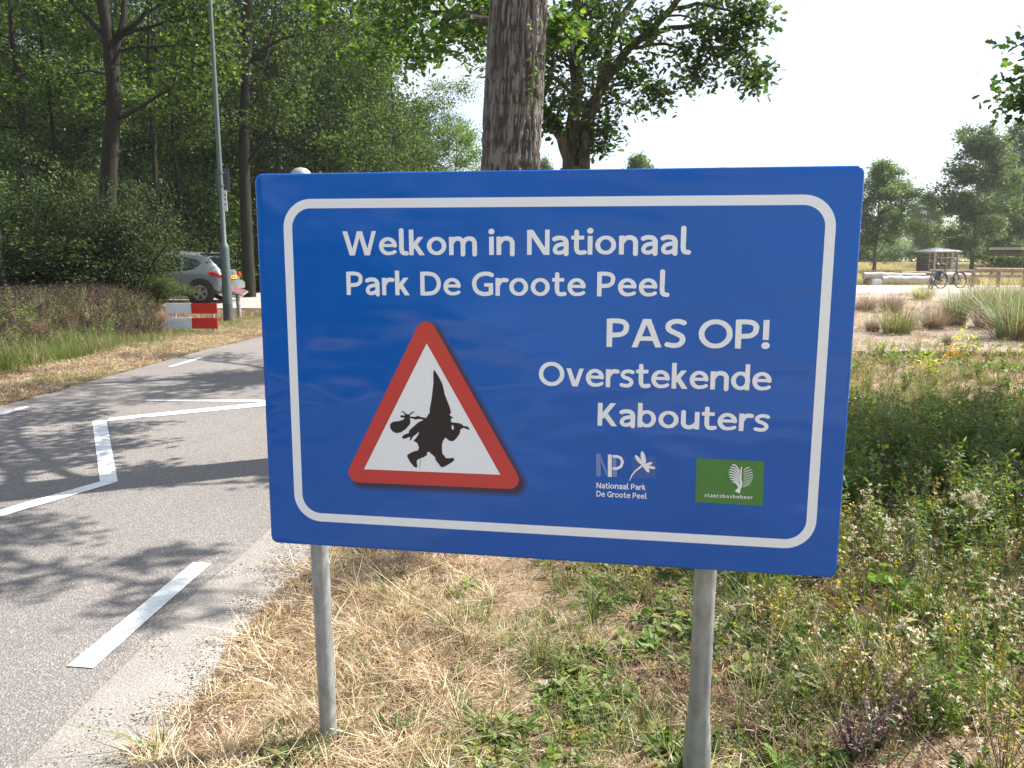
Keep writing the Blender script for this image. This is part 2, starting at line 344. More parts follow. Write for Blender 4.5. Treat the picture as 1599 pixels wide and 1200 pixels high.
# ================================================================ THE SIGN
P0=Vector((-.778,2.449,1.879)); P1=Vector((.947,2.175,1.876)); P3=Vector((-.767,2.432,.717))
SU=(P1-P0).normalized(); SW=(P3-P0); SW=(SW-SU*SW.dot(SU)).normalized(); SUP=-SW; SN=SU.cross(SUP)
SM=Matrix(((SU.x,SUP.x,SN.x,P0.x),(SU.y,SUP.y,SN.y,P0.y),(SU.z,SUP.z,SN.z,P0.z),(0,0,0,1)))
def S(px,py):
    r=ray(px,py); o_=Vector((0,0,CAM_H)); k=(P0-o_).dot(SN)/r.dot(SN); q=o_+r*k-P0; return (q.dot(SU),q.dot(SUP))
SWD,SHT=1.746,1.164
PXM=.00183
def flat(loops,z,mat,name,parent):
    cu=bpy.data.curves.new('f','CURVE'); cu.dimensions='2D'; cu.fill_mode='FRONT'
    for l in loops:
        sp=cu.splines.new('POLY'); sp.points.add(len(l)-1)
        for i,p in enumerate(l): sp.points[i].co=(p[0],p[1],0,1)
        sp.use_cyclic_u=True
    ob=bpy.data.objects.new('f',cu); me=bpy.data.meshes.new_from_object(ob)
    V=np.array([tuple(SM@Vector((v.co.x,v.co.y,z))) for v in me.vertices]); F=[tuple(p.vertices) for p in me.polygons]
    if len(F):
        a=np.cross(V[F[0][1]]-V[F[0][0]],V[F[0][2]]-V[F[0][0]])
        if Vector(a).dot(SN)<0: F=[f[::-1] for f in F]
    bpy.data.objects.remove(ob); bpy.data.curves.remove(cu); bpy.data.meshes.remove(me)
    return link(name,mesh_np(name,V,F,mat),parent)
def rrect(x0,y0,x1,y1,r,n=10):
    out=[]
    for cx,cy,a in ((x1-r,y1-r,0),(x0+r,y1-r,90),(x0+r,y0+r,180),(x1-r,y0+r,270)):
        for i in range(n+1): q=R(a+90*i/n); out.append((cx+r*math.cos(q),cy+r*math.sin(q)))
    return out
# sign materials
m,t,b,o=newmat('blue_enamel'); v=objcoord(t); n=noise(t,1.3,3,.5,v); r=ramp(t,[(.3,(.0006,.088,.42)),(.7,(.001,.104,.47))],n.outputs[0])
gv=t.nodes.new('ShaderNodeTexVoronoi'); gv.inputs['Scale'].default_value=9; t.links.new(v,gv.inputs['Vector']); gs=ramp(t,[(.018,(1,1,1)),(.030,(0,0,0))],gv.outputs['Distance']); gn_=noise(t,2.3,3,.5,v); gg=ramp(t,[(.56,(0,0,0)),(.60,(1,1,1))],gn_.outputs[0]); gm=mixc(t,1.0,gs.outputs[0],gg.outputs[0],'MULTIPLY'); cc=mixc(t,gm,r.outputs[0],(.10,.10,.11)); t.links.new(cc,b.inputs['Base Color']); b.inputs['Roughness'].default_value=.10; b.inputs['Specular IOR Level'].default_value=.42
n2=noise(t,2.2,2,.5,objcoord(t,(1,1,2.4))); bump(t,b,n2.outputs[0],.55,.03); M['blue']=m
def signfilm(name,c,rough=.2,spec=.6):
    m,t,b,o=newmat(name); v=objcoord(t); n=noise(t,40,4,.6,v); r=ramp(t,[(.3,tuple(x*.97 for x in c)),(.7,c)],n.outputs[0]); t.links.new(r.outputs[0],b.inputs['Base Color'])
    b.inputs['Roughness'].default_value=rough; b.inputs['Specular IOR Level'].default_value=spec; n2=noise(t,1.6,2,.5,v); bump(t,b,n2.outputs[0],.35,.03); return m
M['white']=signfilm('white_film',(.80,.84,.89)); M['red']=signfilm('red_film',(.52,.03,.027)); M['black']=signfilm('dark_film',(.028,.019,.022),.35,.3)
M['green']=signfilm('green_film',(.045,.20,.04)); M['tint']=signfilm('pale_blue_film',(.34,.44,.66)); M['tint2']=signfilm('mid_blue_film',(.12,.22,.52))
m,t,b,o=newmat('galvanised_steel'); v=objcoord(t,(1,1,.55)); n=noise(t,26,4,.6,v,.8); r=ramp(t,[(.3,(.23,.245,.25)),(.5,(.37,.385,.39)),(.7,(.52,.53,.53))],n.outputs[0])
n3=noise(t,3,4,.6,v); c=mixc(t,n3.outputs[0],r.outputs[0],(.25,.265,.275)); t.links.new(c,b.inputs['Base Color']); b.inputs['Metallic'].default_value=.45
r2=ramp(t,[(.3,(.38,)*3),(.7,(.6,)*3)],n.outputs[0]); t.links.new(r2.outputs[0],b.inputs['Roughness']); bump(t,b,n.outputs[0],.15,.003); M['galv']=m
lx,ly=S(497,850)
sign=thing('welcome_sign','large blue national park welcome sign with gnome warning triangle on two galvanised posts','sign',(0.09,2.36,0))
# panel: a shallow tray with rounded corners, rolled edge
P=rrect(0,-SHT,SWD,0,.022,6); bm=bmesh.new()
lay=[(0,-.03,0),(0,-.007,0),(.0012,-.003,0),(.004,-.0008,0),(.007,0,0)]
V=[];F=[]; n=len(P); cx,cy=SWD/2,-SHT/2
for ins,z,_ in lay:
    for x,y in P:
        x2=cx+(x-cx)*(1-ins/(SWD/2)); y2=cy+(y-cy)*(1-ins/(SHT/2)); V.append(tuple(SM@Vector((x2,y2,z))))
for i in range(len(lay)-1):
    for k in range(n): F.append((i*n+k,i*n+(k+1)%n,(i+1)*n+(k+1)%n,(i+1)*n+k))
F.append(tuple((len(lay)-1)*n+k for k in range(n))); F.append(tuple(range(n-1,-1,-1)))
bm.free(); me=mesh_np('panel',V,F,M['blue']); me.shade_smooth(); me.set_sharp_from_angle(angle=R(50)); link('panel',me,sign)
# white border line
q=[S(*p) for p in ((434,314),(1304,301),(1276,861),(468,811))]
x0=(q[0][0]+q[3][0])/2; x1=(q[1][0]+q[2][0])/2; y1=(q[0][1]+q[1][1])/2; y0=(q[2][1]+q[3][1])/2
flat([rrect(x0,y0,x1,y1,.088,14),rrect(x0+.0275,y0+.0275,x1-.0275,y1-.0275,.060,14)[::-1]],.0006,M['white'],'border_line',sign)
GL=json.loads('''{"W":[1.33,[[0,996,50,796,67,762,92,638,108,604,133,479,150,446,175,321,192,288,208,196,225,162,250,37,271,0,454,0,467,12,654,717,675,679,683,621,700,587,717,496,733,462,750,371,767,338,850,4,1058,4,1158,404,1175,438,1192,529,1208,562,1233,688,1250,721,1275,846,1292,879,1317,979,1312,1000,1150,996,1025,496,1008,462,983,338,962,292,775,996,579,1000,567,988,550,896,533,862,525,804,508,771,492,679,475,646,458,554,442,521,425,429,408,396,379,275,192,988,179,1000]]],"e":[0.7,[[8,421,17,288,58,179,129,92,171,58,238,25,304,8,413,8,421,17,529,25,646,75,692,121,692,171,646,217,604,217,546,183,471,158,346,150,271,183,225,229,200,271,183,321,188,342,571,342,587,325,629,317,700,346,708,446,667,562,633,612,571,675,479,725,421,742,304,742,238,725,188,700,129,658,58,571,33,521],[200,471,225,521,271,567,346,600,379,600,438,575,475,546,517,488,512,467]]],"l":[0.3,[[8,1046,8,238,17,229,25,146,50,88,112,25,171,0,313,-8,354,17,375,54,375,113,367,129,321,167,204,183,192,221,192,296,183,304,183,438,192,446,192,1046,163,1083,104,1108,62,1100]]],"k":[0.6,[[8,1046,8,4,183,4,183,271,212,267,229,275,396,0,604,0,600,21,342,429,342,446,567,746,362,750,188,517,183,1046]]],"o":[0.76,[[8,421,8,329,17,321,25,254,83,146,179,58,304,8,462,8,538,33,596,67,700,179,725,229,750,321,742,471,683,596,596,683,538,717,462,742,304,742,246,725,154,675,83,604,50,554,50,538,25,496,17,429],[183,329,183,421,217,504,288,575,346,600,413,600,496,558,558,479,575,429,575,321,558,271,496,192,413,150,346,150,254,200,217,246]]],"m":[1.07,[[8,738,13,0,183,4,183,446,208,471,242,538,271,567,329,583,396,575,425,546,450,488,450,4,488,-42,529,-58,571,-50,625,4,625,446,683,538,712,567,762,583,837,575,858,554,892,479,892,446,883,438,883,404,892,396,892,-4,938,-50,979,-58,1012,-50,1067,4,1067,396,1058,404,1067,496,1050,562,1008,646,962,700,912,733,862,750,754,758,746,750,671,742,604,708,554,658,488,725,371,758,262,750,188,717,179,742]]],"i":[0.19,[[8,738,8,4,179,0,183,738],[-17,979,-17,904,0,871,46,833,71,825,146,833,183,862,208,904,208,971,192,1004,138,1050,104,1058,54,1050]]],"n":[0.69,[[8,738,8,4,183,4,183,421,208,446,242,512,288,558,329,575,421,575,446,567,483,529,508,471,508,4,554,-50,579,-58,638,-50,683,4,683,512,675,546,617,654,546,717,421,758,288,750,196,708,183,712,179,742]]],"N":[0.84,[[8,996,8,4,175,4,179,717,608,12,621,0,829,0,833,996,667,996,663,283,225,996]]],"a":[0.61,[[0,638,0,604,17,571,38,550,79,533,129,542,221,583,321,583,379,567,417,512,413,500,313,492,179,450,138,425,75,363,25,254,25,154,67,71,112,33,204,0,296,0,421,42,425,4,479,-50,521,-58,562,-42,600,4,600,512,575,587,533,663,454,725,413,742,346,750,337,758,204,758,138,742,46,700,8,663],[175,196,200,271,229,300,354,342,425,338,425,246,371,192,296,158,204,158]]],"t":[0.5,[[0,746,0,604,108,596,108,538,100,529,100,271,108,262,117,171,167,71,196,42,254,8,321,0,329,-8,438,0,446,8,512,17,538,33,558,62,567,104,550,146,521,175,454,183,396,167,313,167,292,188,275,238,275,596,462,600,467,746,279,750,275,929,229,983,204,992,138,975,108,938,108,754]]],"P":[0.7,[[0,996,0,4,171,0,175,338,413,358,479,375,554,417,633,496,658,546,675,596,683,704,692,712,683,788,642,871,571,942,529,967,454,992,362,1000,354,1008,104,1008,96,1000],[175,512,179,842,354,842,362,833,404,833,471,808,508,771,525,738,508,612,446,542,404,525,304,517,296,508]]],"r":[0.46,[[8,738,8,4,179,0,183,404,271,550,329,575,479,567,533,621,533,679,488,733,413,742,404,750,304,750,246,733,188,700,179,742]]],"D":[0.85,[[0,996,0,4,96,0,104,-8,346,-8,354,0,462,8,587,50,671,108,750,196,800,288,833,396,833,446,842,454,833,604,817,671,767,779,671,892,587,950,529,975,462,992,421,992,413,1000,354,1000,346,1008,104,1008,96,1000],[175,171,175,829,188,842,304,842,313,833,429,825,521,792,600,721,633,671,667,571,667,429,633,329,554,233,488,192,379,167,313,167,304,158,188,158]]],"G":[0.86,[[17,571,17,438,58,271,100,196,158,121,238,58,329,17,429,-8,488,-8,496,-17,671,0,787,33,812,50,858,54,854,533,500,529,504,383,683,379,683,188,612,167,546,167,538,158,446,167,313,217,233,312,200,396,200,438,192,446,200,604,233,671,313,758,388,800,504,833,638,833,721,808,787,775,846,783,892,829,892,896,854,942,754,983,654,1008,488,1008,329,967,221,908,108,796,42,679]]],"O":[1.02,[[8,546,8,454,17,446,25,363,42,312,100,204,179,117,246,67,354,17,421,0,488,0,504,-8,512,0,638,8,746,50,796,83,900,179,942,238,975,304,1008,421,1008,488,992,496,1008,512,1000,621,975,696,925,788,829,892,746,950,596,1000,512,1000,496,1008,488,1000,421,1000,354,983,246,933,179,883,133,837,75,754,25,638,17,554],[183,438,183,562,233,688,337,792,438,833,538,842,546,833,612,825,679,792,775,704,817,629,833,571,833,521,842,512,833,429,792,321,704,225,612,175,579,167,546,167,538,158,438,167,337,208,233,312]]],"v":[0.68,[[0,746,233,4,438,0,675,746,508,746,346,242,333,246,333,271,258,479,258,504,183,712,183,738,171,750]]],"s":[0.56,[[8,129,8,88,38,50,71,33,179,8,221,8,229,0,296,0,404,25,446,50,500,104,542,196,533,271,500,338,454,383,362,442,221,492,200,512,192,538,212,567,296,600,371,600,379,592,413,592,479,558,521,558,575,612,575,654,538,700,429,742,288,750,196,725,129,692,67,629,42,554,42,512,75,429,163,350,271,317,337,283,383,246,392,213,362,175,288,150,188,158,121,183,54,183,25,162]]],"d":[0.7,[[8,421,8,329,33,229,92,129,179,50,288,8,429,8,512,42,521,0,679,0,683,271,700,321,700,363,692,371,700,429,683,479,683,1046,517,1046,512,708,429,742,288,742,179,700,67,587,33,521],[183,321,183,429,200,479,242,546,288,583,329,600,404,592,446,567,508,488,517,462,517,288,475,213,421,167,379,150,329,150,288,167,217,238]]],"b":[0.7,[[0,429,13,0,179,0,188,42,279,8,421,8,471,25,546,67,617,137,683,279,692,421,667,521,617,612,546,683,421,742,279,742,196,708,183,712,179,1050,8,1046,8,438],[183,288,183,462,225,538,254,567,321,600,371,600,413,583,467,538,508,462,517,429,517,321,483,238,446,192,371,150,296,158,225,213]]],"p":[0.7,[[0,429,0,321,8,312,8,-296,179,-300,183,37,196,42,279,8,421,8,546,67,617,137,667,229,692,329,683,471,617,612,546,683,471,725,421,742,279,742,188,708,179,742,13,742,8,438],[183,288,183,462,225,538,254,567,321,600,371,600,413,583,467,538,508,462,517,429,517,321,483,238,446,192,371,150,296,158,225,213]]],"u":[0.69,[[8,746,8,221,58,104,129,33,212,0,354,-8,446,17,504,50,512,0,679,0,683,746,508,746,508,304,404,192,337,167,271,167,221,183,183,246,183,746,175,762,121,808,71,808,38,792]]],"h":[0.69,[[8,1046,8,4,183,4,183,421,208,446,242,512,288,558,329,575,421,575,446,567,483,529,508,471,508,4,554,-50,579,-58,638,-50,683,4,683,512,633,629,546,717,421,758,288,750,188,708,183,1046]]],"K":[0.74,[[0,996,0,4,175,4,175,329,196,325,212,308,262,383,521,0,738,0,383,538,392,571,683,996,471,1000,179,575,175,996]]],"A":[0.9,[[0,21,4,0,171,0,183,12,254,233,638,233,721,0,908,4,571,1000,333,996,17,46],[308,387,446,800,592,387]]],"S":[0.68,[[25,137,25,88,42,54,71,33,212,0,262,0,271,-8,354,-8,462,17,529,50,592,113,633,188,650,246,650,338,608,438,579,475,512,525,254,658,217,696,208,746,225,788,254,808,354,842,429,842,496,825,562,792,621,792,658,821,675,854,675,896,646,942,504,1000,471,1000,462,1008,321,1008,229,983,146,942,75,871,42,779,42,679,83,587,138,533,188,500,454,358,475,329,483,279,467,229,404,175,371,167,246,167,104,200,71,192]]],"!":[0.24,[[0,146,0,88,25,37,46,17,112,-8,179,8,225,54,242,96,242,137,225,179,188,217,154,233,88,233,54,217,17,179],[33,996,33,312,204,308,208,996]]]}''')
def lettering(txt,pa,pb,cap,name,sp=.085,space=.36,gap=None):
    a=S(*pa); b_=S(*pb); tw=0; pos=[]
    for ch in txt:
        if ch==' ': tw+=space; continue
        pos.append((ch,tw)); tw+=GL[ch][0]+sp
    tw-=sp; L_=math.hypot(b_[0]-a[0],b_[1]-a[1]); sx=L_/tw; ex=((b_[0]-a[0])/L_,(b_[1]-a[1])/L_); h=cap
    out=None; k=0
    for word in txt.split(' '):
        loops=[]
        for ch,x in pos[k:k+len(word)]:
            for l in GL[ch][1]:
                pts=[]
                for i in range(0,len(l),2):
                    X_=(x+l[i]/1000)*sx; Y_=l[i+1]/1000*h; pts.append((a[0]+ex[0]*X_-ex[1]*Y_,a[1]+ex[1]*X_+ex[0]*Y_))
                loops.append(pts)
        k+=len(word); out=flat(loops,.0007,M['white'],name,sign)
    return out
def capm(pa,pb): # cap height in metres from two pixels
    a=S(*pa);b_=S(*pb); return math.hypot(a[0]-b_[0],a[1]-b_[1])
lettering('Welkom in Nationaal',(536,399.4),(1075.5,397.6),capm((560,399),(560,361)),'printed_word')
lettering('Park De Groote Peel',(541.7,461),(1042,463.8),capm((560,461),(560,424.5)),'printed_word')
lettering('PAS OP!',(947,542),(1201.5,545.3),capm((960,542),(960,497.8)),'printed_word',.07,.28)
lettering('Overstekende',(841,602.5),(1203.7,610.6),capm((860,602),(860,564.5)),'printed_word',.07)
lettering('Kabouters',(933,665),(1200.5,675),capm((940,665),(940,629)),'printed_word',.07)
lettering('Nationaal Park',(931.3,762.4),(1008,765.6),capm((935,762.4),(935,753.8)),'printed_word')
lettering('De Groote Peel',(931.3,775.5),(1009.5,779.5),capm((935,775.5),(935,766.7)),'printed_word')
# warning triangle: round-cornered red, printed soft shade, white field, silhouette
def roundtri(C,r,n=10,off=(0,0)):
    out=[]; cxx=sum(p[0] for p in C)/3; 
    for i in range(3):
        p=C[i];a=C[i-1];b_=C[(i+1)%3]
        e1=Vector((p[0]-a[0],p[1]-a[1])).normalized(); e2=Vector((b_[0]-p[0],b_[1]-p[1])).normalized()
        s=-1 if e1.cross(e2)<0 else 1
        n1=math.atan2(-e1.x*s,e1.y*s); n2=math.atan2(-e2.x*s,e2.y*s)
        d=(n2-n1+math.pi)%(2*math.pi)-math.pi
        for k in range(n+1): q=n1+d*k/n; out.append((p[0]+off[0]+r*math.cos(q),p[1]+off[1]+r*math.sin(q)))
    return out
TC=[S(665.6,518.5),S(794.6,748.4),S(559,738.5)]
# printed soft shade (part of the print): bands from near-black to blue
m,t,b,o=newmat('printed_shade_ink'); at_=t.nodes.new('ShaderNodeAttribute'); at_.attribute_name='ink'; at_.attribute_type='GEOMETRY'
c=mixc(t,at_.outputs['Fac'],(.007,.072,.36),(.022,.018,.035)); t.links.new(c,b.inputs['Base Color']); b.inputs['Roughness'].default_value=.2; M['ink']=m
rings=[(.012,1.),(.026,.95),(.033,.62),(.038,.28),(.044,0.)]; V=[];F=[];A=[]
for rr,ink in rings:
    q=roundtri(TC,rr,10,(8*PXM,-7*PXM))
    for p in q: V.append(tuple(SM@Vector((p[0],p[1],.0004)))); A.append(ink)
nq=len(q)
for i in range(len(rings)-1):
    for k in range(nq): F.append((i*nq+k,i*nq+(k+1)%nq,(i+1)*nq+(k+1)%nq,(i+1)*nq+k))
me=mesh_np('printed_shade',V,F,M['ink']); aa=me.attributes.new('ink','FLOAT','POINT')
if len(me.vertices)==len(A): aa.data.foreach_set('value',np.array(A,np.float32))
link('printed_shade',me,sign)
tri=flat([roundtri(TC,.031)],.0011,M['red'],'warning_triangle',sign)
flat([[S(666.5,536.5),S(781.5,741.5),S(568.8,732.8)]],.0018,M['white'],'triangle_field',tri)
GN=[(677.5,578),(678.8,578.3),(682.9,584.2),(686.7,590.8),(690.8,599.2),(692.9,606.7),(695,616.7),(699.2,627.5),(702.5,635.8),(704.6,645),(702,647.5),(704,649.5),(708,652.2),(706,653.5),(704,654.5),(704.5,657),(705,659.5),(711,660.2),(717,660.8),(722,663),(724,665.2),(730,666),(733,668.5),(733.5,671.5),(729,670),(724,668),(721,669.5),(718.5,672),(719,675),(716.5,680),(712.5,685),(708,689),(702,688.5),(698,685),(695.5,683.5),(692,689),(690.5,694),(690.5,703),(691.5,709.5),(693.5,710.5),(696.5,715.5),(701,715.8),(707.5,714.8),(710,717),(708,720.5),(701,725),(693,729.5),(689,729.5),(686,725.5),(680,717.5),(679.8,714),(674,709),(670,705.5),(667.5,706.5),(666.8,711),(662,714),(656,716),(651.5,718.5),(651,722),(652.2,728),(650.5,730.5),(647,729),(641,722),(636.5,714),(636,711),(640,708),(648,704.5),(653,703.5),(654.5,699),(652,692),(646,688.5),(650,684),(654,678),(654.5,674.5),(650,678.5),(645,682),(643,686.5),(639.5,688.5),(640.5,685.5),(642,683.5),(638.5,682.8),(634.5,684.8),(629,685.5),(628.2,682),(632,678.5),(638.5,676.5),(639.5,672),(645,667),(653,660),(660,656.5),(662,655.5),(656,654.3),(648,655.5),(646.5,654),(640.5,653),(641.2,660),(639.5,664),(633,671),(626,675.5),(619,676.5),(613,673.5),(609.5,668),(609.5,662),(615,658.5),(624,657.5),(630,655.5),(632.5,652.5),(629,652),(626,652.5),(625.5,649),(628.5,648.5),(632.5,649.2),(632.5,647.5),(630.3,644.5),(626.5,642.8),(630,642.2),(635,646.8),(639.5,647.2),(644,643),(649,643.2),(645,644.8),(641,648.5),(640,650.5),(650,651.2),(651.5,649),(656,650.8),(666,653),(668,649),(671.2,645),(671.2,639),(674.2,623.3),(675.8,610),(677.1,597.5),(676.8,585)]
flat([[S(*p) for p in GN],[S(*p) for p in [(706,663.5),(707.8,664),(709.2,669.5),(707.2,671.8),(705.2,668)]]],.0024,M['black'],'gnome_silhouette',tri)
mbr=[S(657.5,716),S(658,716),S(655.8,731.5),S(655.3,731.5)]; flat([mbr],.0025,M['black'],'hairline_scratch',tri)
# park emblem: striped N, solid P, dragonfly over a striped square
def Z(x,y): return (880+x/4.44,680+y/4.44)      # emblem detail coordinates
def strip(pts,wd):
    pts=[Vector(S(*Z(*p))) for p in pts]; n=len(pts); ws=wd if isinstance(wd,list) else [wd]*n; l=[];r_=[]
    for i,p in enumerate(pts):
        d=(pts[min(i+1,n-1)]-pts[max(i-1,0)]).normalized(); q=Vector((-d.y,d.x))*ws[i]*PXM/4.44/2; l.append(tuple(p+q)); r_.append(tuple(p-q))
    return l+r_[::-1]
emb=flat([strip([(321,133),(321,288)],28)],.0010,M['white'],'park_emblem',sign)
flat([strip([(340,146),(372,146),(398,158),(409,186),(398,216),(372,230),(340,230)],21)],.0012,M['white'],'letter_bowl',emb)
lines=[strip([(229+i*5.2,128),(229+i*5.2,284)],2.6) for i in range(6)]+[strip([(262+i*5.2,150+i*14),(262+i*5.2,185+i*14)],2.6) for i in range(8)]
flat(lines,.0008,M['tint'],'striped_letter',emb)
flat([strip([(343+i*5,236),(343+i*5,288)],2.6) for i in range(6)]+[strip([(343+i*5,158),(343+i*5,218)],2.6) for i in range(5)],.0008,M['tint'],'striped_letter',emb)
flat([strip([(480+i*6.4,146+max(0,2)),(480+i*6.4,300)],1.7) for i in range(26)],.0008,M['tint2'],'striped_square',emb)
def ell(c,l,w_,a):
    a=R(a); return [S(*Z(c[0]+l/2*math.cos(q)*math.cos(a)-w_/2*math.sin(q)*math.sin(a),c[1]+l/2*math.cos(q)*math.sin(a)+w_/2*math.sin(q)*math.cos(a))) for q in np.linspace(0,2*math.pi,22)[:-1]]
for k,(c_,l_,w_,a_) in enumerate([((553,158),98,32,78),((521,170),82,26,52),((588,200),60,20,-22),((606,222),62,20,10),((572,226),74,26,55)]):
    flat([ell(c_,l_,w_,a_)],.0011+k*.0002,M['white'],'dragonfly_wing',emb)
flat([strip([(556,200),(530,222),(498,246),(474,276),(457,315)],[16,13,11,9,4])],.0022,M['white'],'dragonfly_body',emb)
# forestry emblem on its green field
gf=flat([[S(1087.6,715.4),S(1193.5,720.5),S(1191,790.4),S(1085.4,784)]],.0010,M['green'],'green_emblem',sign)
o=lettering('staatsbosbeheer',(1100,776.2),(1174.8,779.6),capm((1100,776.2),(1100,770.6)),'emblem_lettering',.26); o.location=(0,0,0); o.parent=gf
o.data.transform(Matrix.Translation(SN*.0009)) 
flat([strip([(1204,395),(1216,372),(1228,348),(1232,325),(1226,296),(1230,258),(1233,216)],[38,22,17,14,12,10,6])],.0016,M['white'],'emblem_trunk',gf)
lv=[]
for k in range(8):
    y=226+k*17; L_=math.sqrt(max(0,85**2-(y-285)**2)); xl_=1228-L_*.98; pts=[(xl_+(1221-xl_)*f,y+ (-22*(1-f)+0)+ 26*f*f+ -10*math.sin(f*3.1)) for f in np.linspace(0,1,8)]
    lv.append(strip(pts,[6]+[8]*6+[5]))
flat(lv,.0019,M['white'],'emblem_leaves',gf)
lv=[]
for k in range(8):
    y=228+k*17; L_=math.sqrt(max(0,85**2-(y-287)**2)); x0_=1247 if k<6 else 1240; xr_=1228+L_
    pts=[(x0_+(xr_-x0_)*f,y+14*(1-f)*1.2-8+3.2*math.sin(f*17)) for f in np.linspace(0,1,16)]
    lv.append(strip(pts,4.5))
flat(lv,.0019,M['white'],'emblem_leaves',gf)
# posts behind the panel
def post(pb,pt,dia,flare):
    bp=at(*pb); r_=ray(*pt); 
    # top point on a plane 60 mm behind the panel
    o_=Vector((0,0,CAM_H)); Q=P0-SN*.065; k=(Q-o_).dot(SN)/r_.dot(SN); tp=o_+r_*k
    r0=ray(*pb); k0=(Q-o_).dot(SN)/r0.dot(SN); bp=o_+r0*k0; d=(tp-bp).normalized(); bp=bp-d*((bp.z+.25)/d.z)
    top=tp; mb=MB(); ra=dia/2; L_=(top-bp).length
    def pp(z): return bp+d*((z-bp.z)/d.z)
    if flare: prof=[(-.25,ra*1.32),(.10,ra*1.32),(.14,ra*1.24),(.2,ra*1.06),(.26,ra),(top.z-.01,ra)]
    else: prof=[(-.25,ra),(1.0,ra),(top.z-.01,ra)]
    mb.tube([pp(z) for z,_ in prof],[q for _,q in prof],28); o=mb.build('post',M['galv'],sign,True)
    mb=MB(); mb.tube([pp(top.z-.015),pp(top.z),pp(top.z+.008),pp(top.z+.015),pp(top.z+.019)],[ra*1.06,ra*1.06,ra*.9,ra*.6,ra*.05],24); mb.build('post_cap',M['galvl'],o,True)
    # clamps to the panel
    for z in (.86,1.72):
        c=pp(z); mb=MB(); mb.tube([c-Vector((0,0,.02)),c+Vector((0,0,.02))],ra*1.12,20); a=c+SN*.03; mb.box(a,(.10,.05,.035),math.atan2(SU.y,SU.x)); mb.build('clamp',M['galvl'],o,True)
M['galvl']=plain('light_steel',(.36,.37,.36),.5,.4)
post((514,1160),(470,271.5),.058,False); post((1086,1222),(1131,271),.066,True)
# ================================================================ TREES
def limb_tubes(mb,pts,r0,r1,n=8,sub=3,rng=None,wob=.0):
    P=[Vector(p) for p in pts]; out=[]
    for i in range(len(P)-1):
        p0=P[max(i-1,0)];p1=P[i];p2=P[i+1];p3=P[min(i+2,len(P)-1)]
        for k in range(sub):
            t=k/sub; out.append(.5*((2*p1)+(p2-p0)*t+(2*p0-5*p1+4*p2-p3)*t*t+(3*p1-p0-3*p2+p3)*t**3))
    out.append(P[-1]); m=len(out)-1
    if rng is not None and wob: out=[p+Vector(rng.normal(0,wob,3)) if 0<i<m else p for i,p in enumerate(out)]
    rs=[r0+(r1-r0)*(i/m)**.8 for i in range(m+1)]
    mb.tube(out,rs,n,cap=False); return out,rs
def branchlets(mb,rng,pts,rs,n,length,droop=.15,start=.25,lvl=1,flat_=.5):
    """sprays along a limb; returns the points where leaves hang"""
    C=[]; m=len(pts)-1
    for j in range(n):
        f=start+(1-start)*(j+rng.uniform(.2,.8))/n; i=min(int(f*m),m-1); p=pts[i]+(pts[i+1]-pts[i])*(f*m-i); d=(pts[i+1]-pts[i]).normalized()
        v=Vector(rng.normal(0,1,3)); v=v-d*v.dot(d); v.z*=flat_; v.normalize()
        q=(d*rng.uniform(.3,.9)+v).normalized(); L_=length*rng.uniform(.5,1.15)*(1-.35*f)
        r0=max(.004,rs[i]*.45)
        k=[p,p+q*L_*.35+Vector((0,0,.05*L_)),p+q*L_*.7+Vector((0,0,-.02*L_)),p+q*L_+Vector((0,0,-droop*L_))]
        o2,r2=limb_tubes(mb,k,r0,.003,5 if lvl else 4,2)
        if lvl>0: C+=branchlets(mb,rng,o2,r2,3,L_*.55,droop,.3,lvl-1,flat_)
        C+=[o2[-1],o2[-2],o2[len(o2)//2]]
    C.append(pts[-1]); return C
def crown_mesh(name,centers,per,sig,size,rng,shape,mat,up=.6,cup=.25,zs=.6):
    C=np.array([tuple(c) for c in centers]); n=len(C)
    P=np.repeat(C,per,0)+rng.normal(size=(n*per,3))*np.array([sig,sig,sig*zs])
    V,F=leaves(P,size,rng,shape,up,cup); return mesh_np(name,V,F,mat)
def auto_tree(seed,H,r0,first,spread,nprim=16,per=26,sig=.3,leaf=.11,shape=DIAMOND,mat='woodleaf',bark='barkdark',lean=(0,0),lvl=1,up=.6,topf=.35,nsub=5,elb=0,zs=.6):
    rng=np.random.default_rng(seed); mb=MB()
    tp=[Vector((0,0,-.3))]+[Vector((lean[0]*f*f+rng.normal(0,.05)*H*.12*f,lean[1]*f*f+rng.normal(0,.05)*H*.12*f,H*.94*f)) for f in np.linspace(.12,1,7)]
    tr,rs=limb_tubes(mb,tp,r0,r0*.12,12,4,rng,.012); C=[]
    m=len(tr)-1
    for j in range(nprim):
        f=first+(.97-first)*(j+rng.uniform(0,.8))/nprim; i=min(int(f*m),m-1); p=tr[i]
        a=j*2.4+rng.normal(0,.4); g=(f-first)/(1-first); L_=spread*(math.sin(math.pi*(.22+.72*g))**.7)*rng.uniform(.7,1.12)
        el=R(rng.uniform(8,30)+elb+45*g*g); d=Vector((math.cos(a)*math.cos(el),math.sin(a)*math.cos(el),math.sin(el)))
        s=Vector(rng.normal(0,.12,3))*L_
        k=[p,p+d*L_*.3+Vector((0,0,-.03*L_)),p+d*L_*.65+s+Vector((0,0,.04*L_)),p+d*L_+s*1.3+Vector((0,0,-.05*L_))]
        o2,r2=limb_tubes(mb,k,max(.02,rs[i]*.48),.006,7,2,rng,.02)
        C+=branchlets(mb,rng,o2,r2,nsub,L_*.5,.15,.3,lvl)
    C+=[tr[-1],tr[-2],tr[-3]]
    wood=mesh_np('trunk',np.vstack(mb.V),mb.F,M[bark],True)
    return wood,crown_mesh('crown',C,per,sig,leaf,rng,shape,M[mat],up,.25,zs)
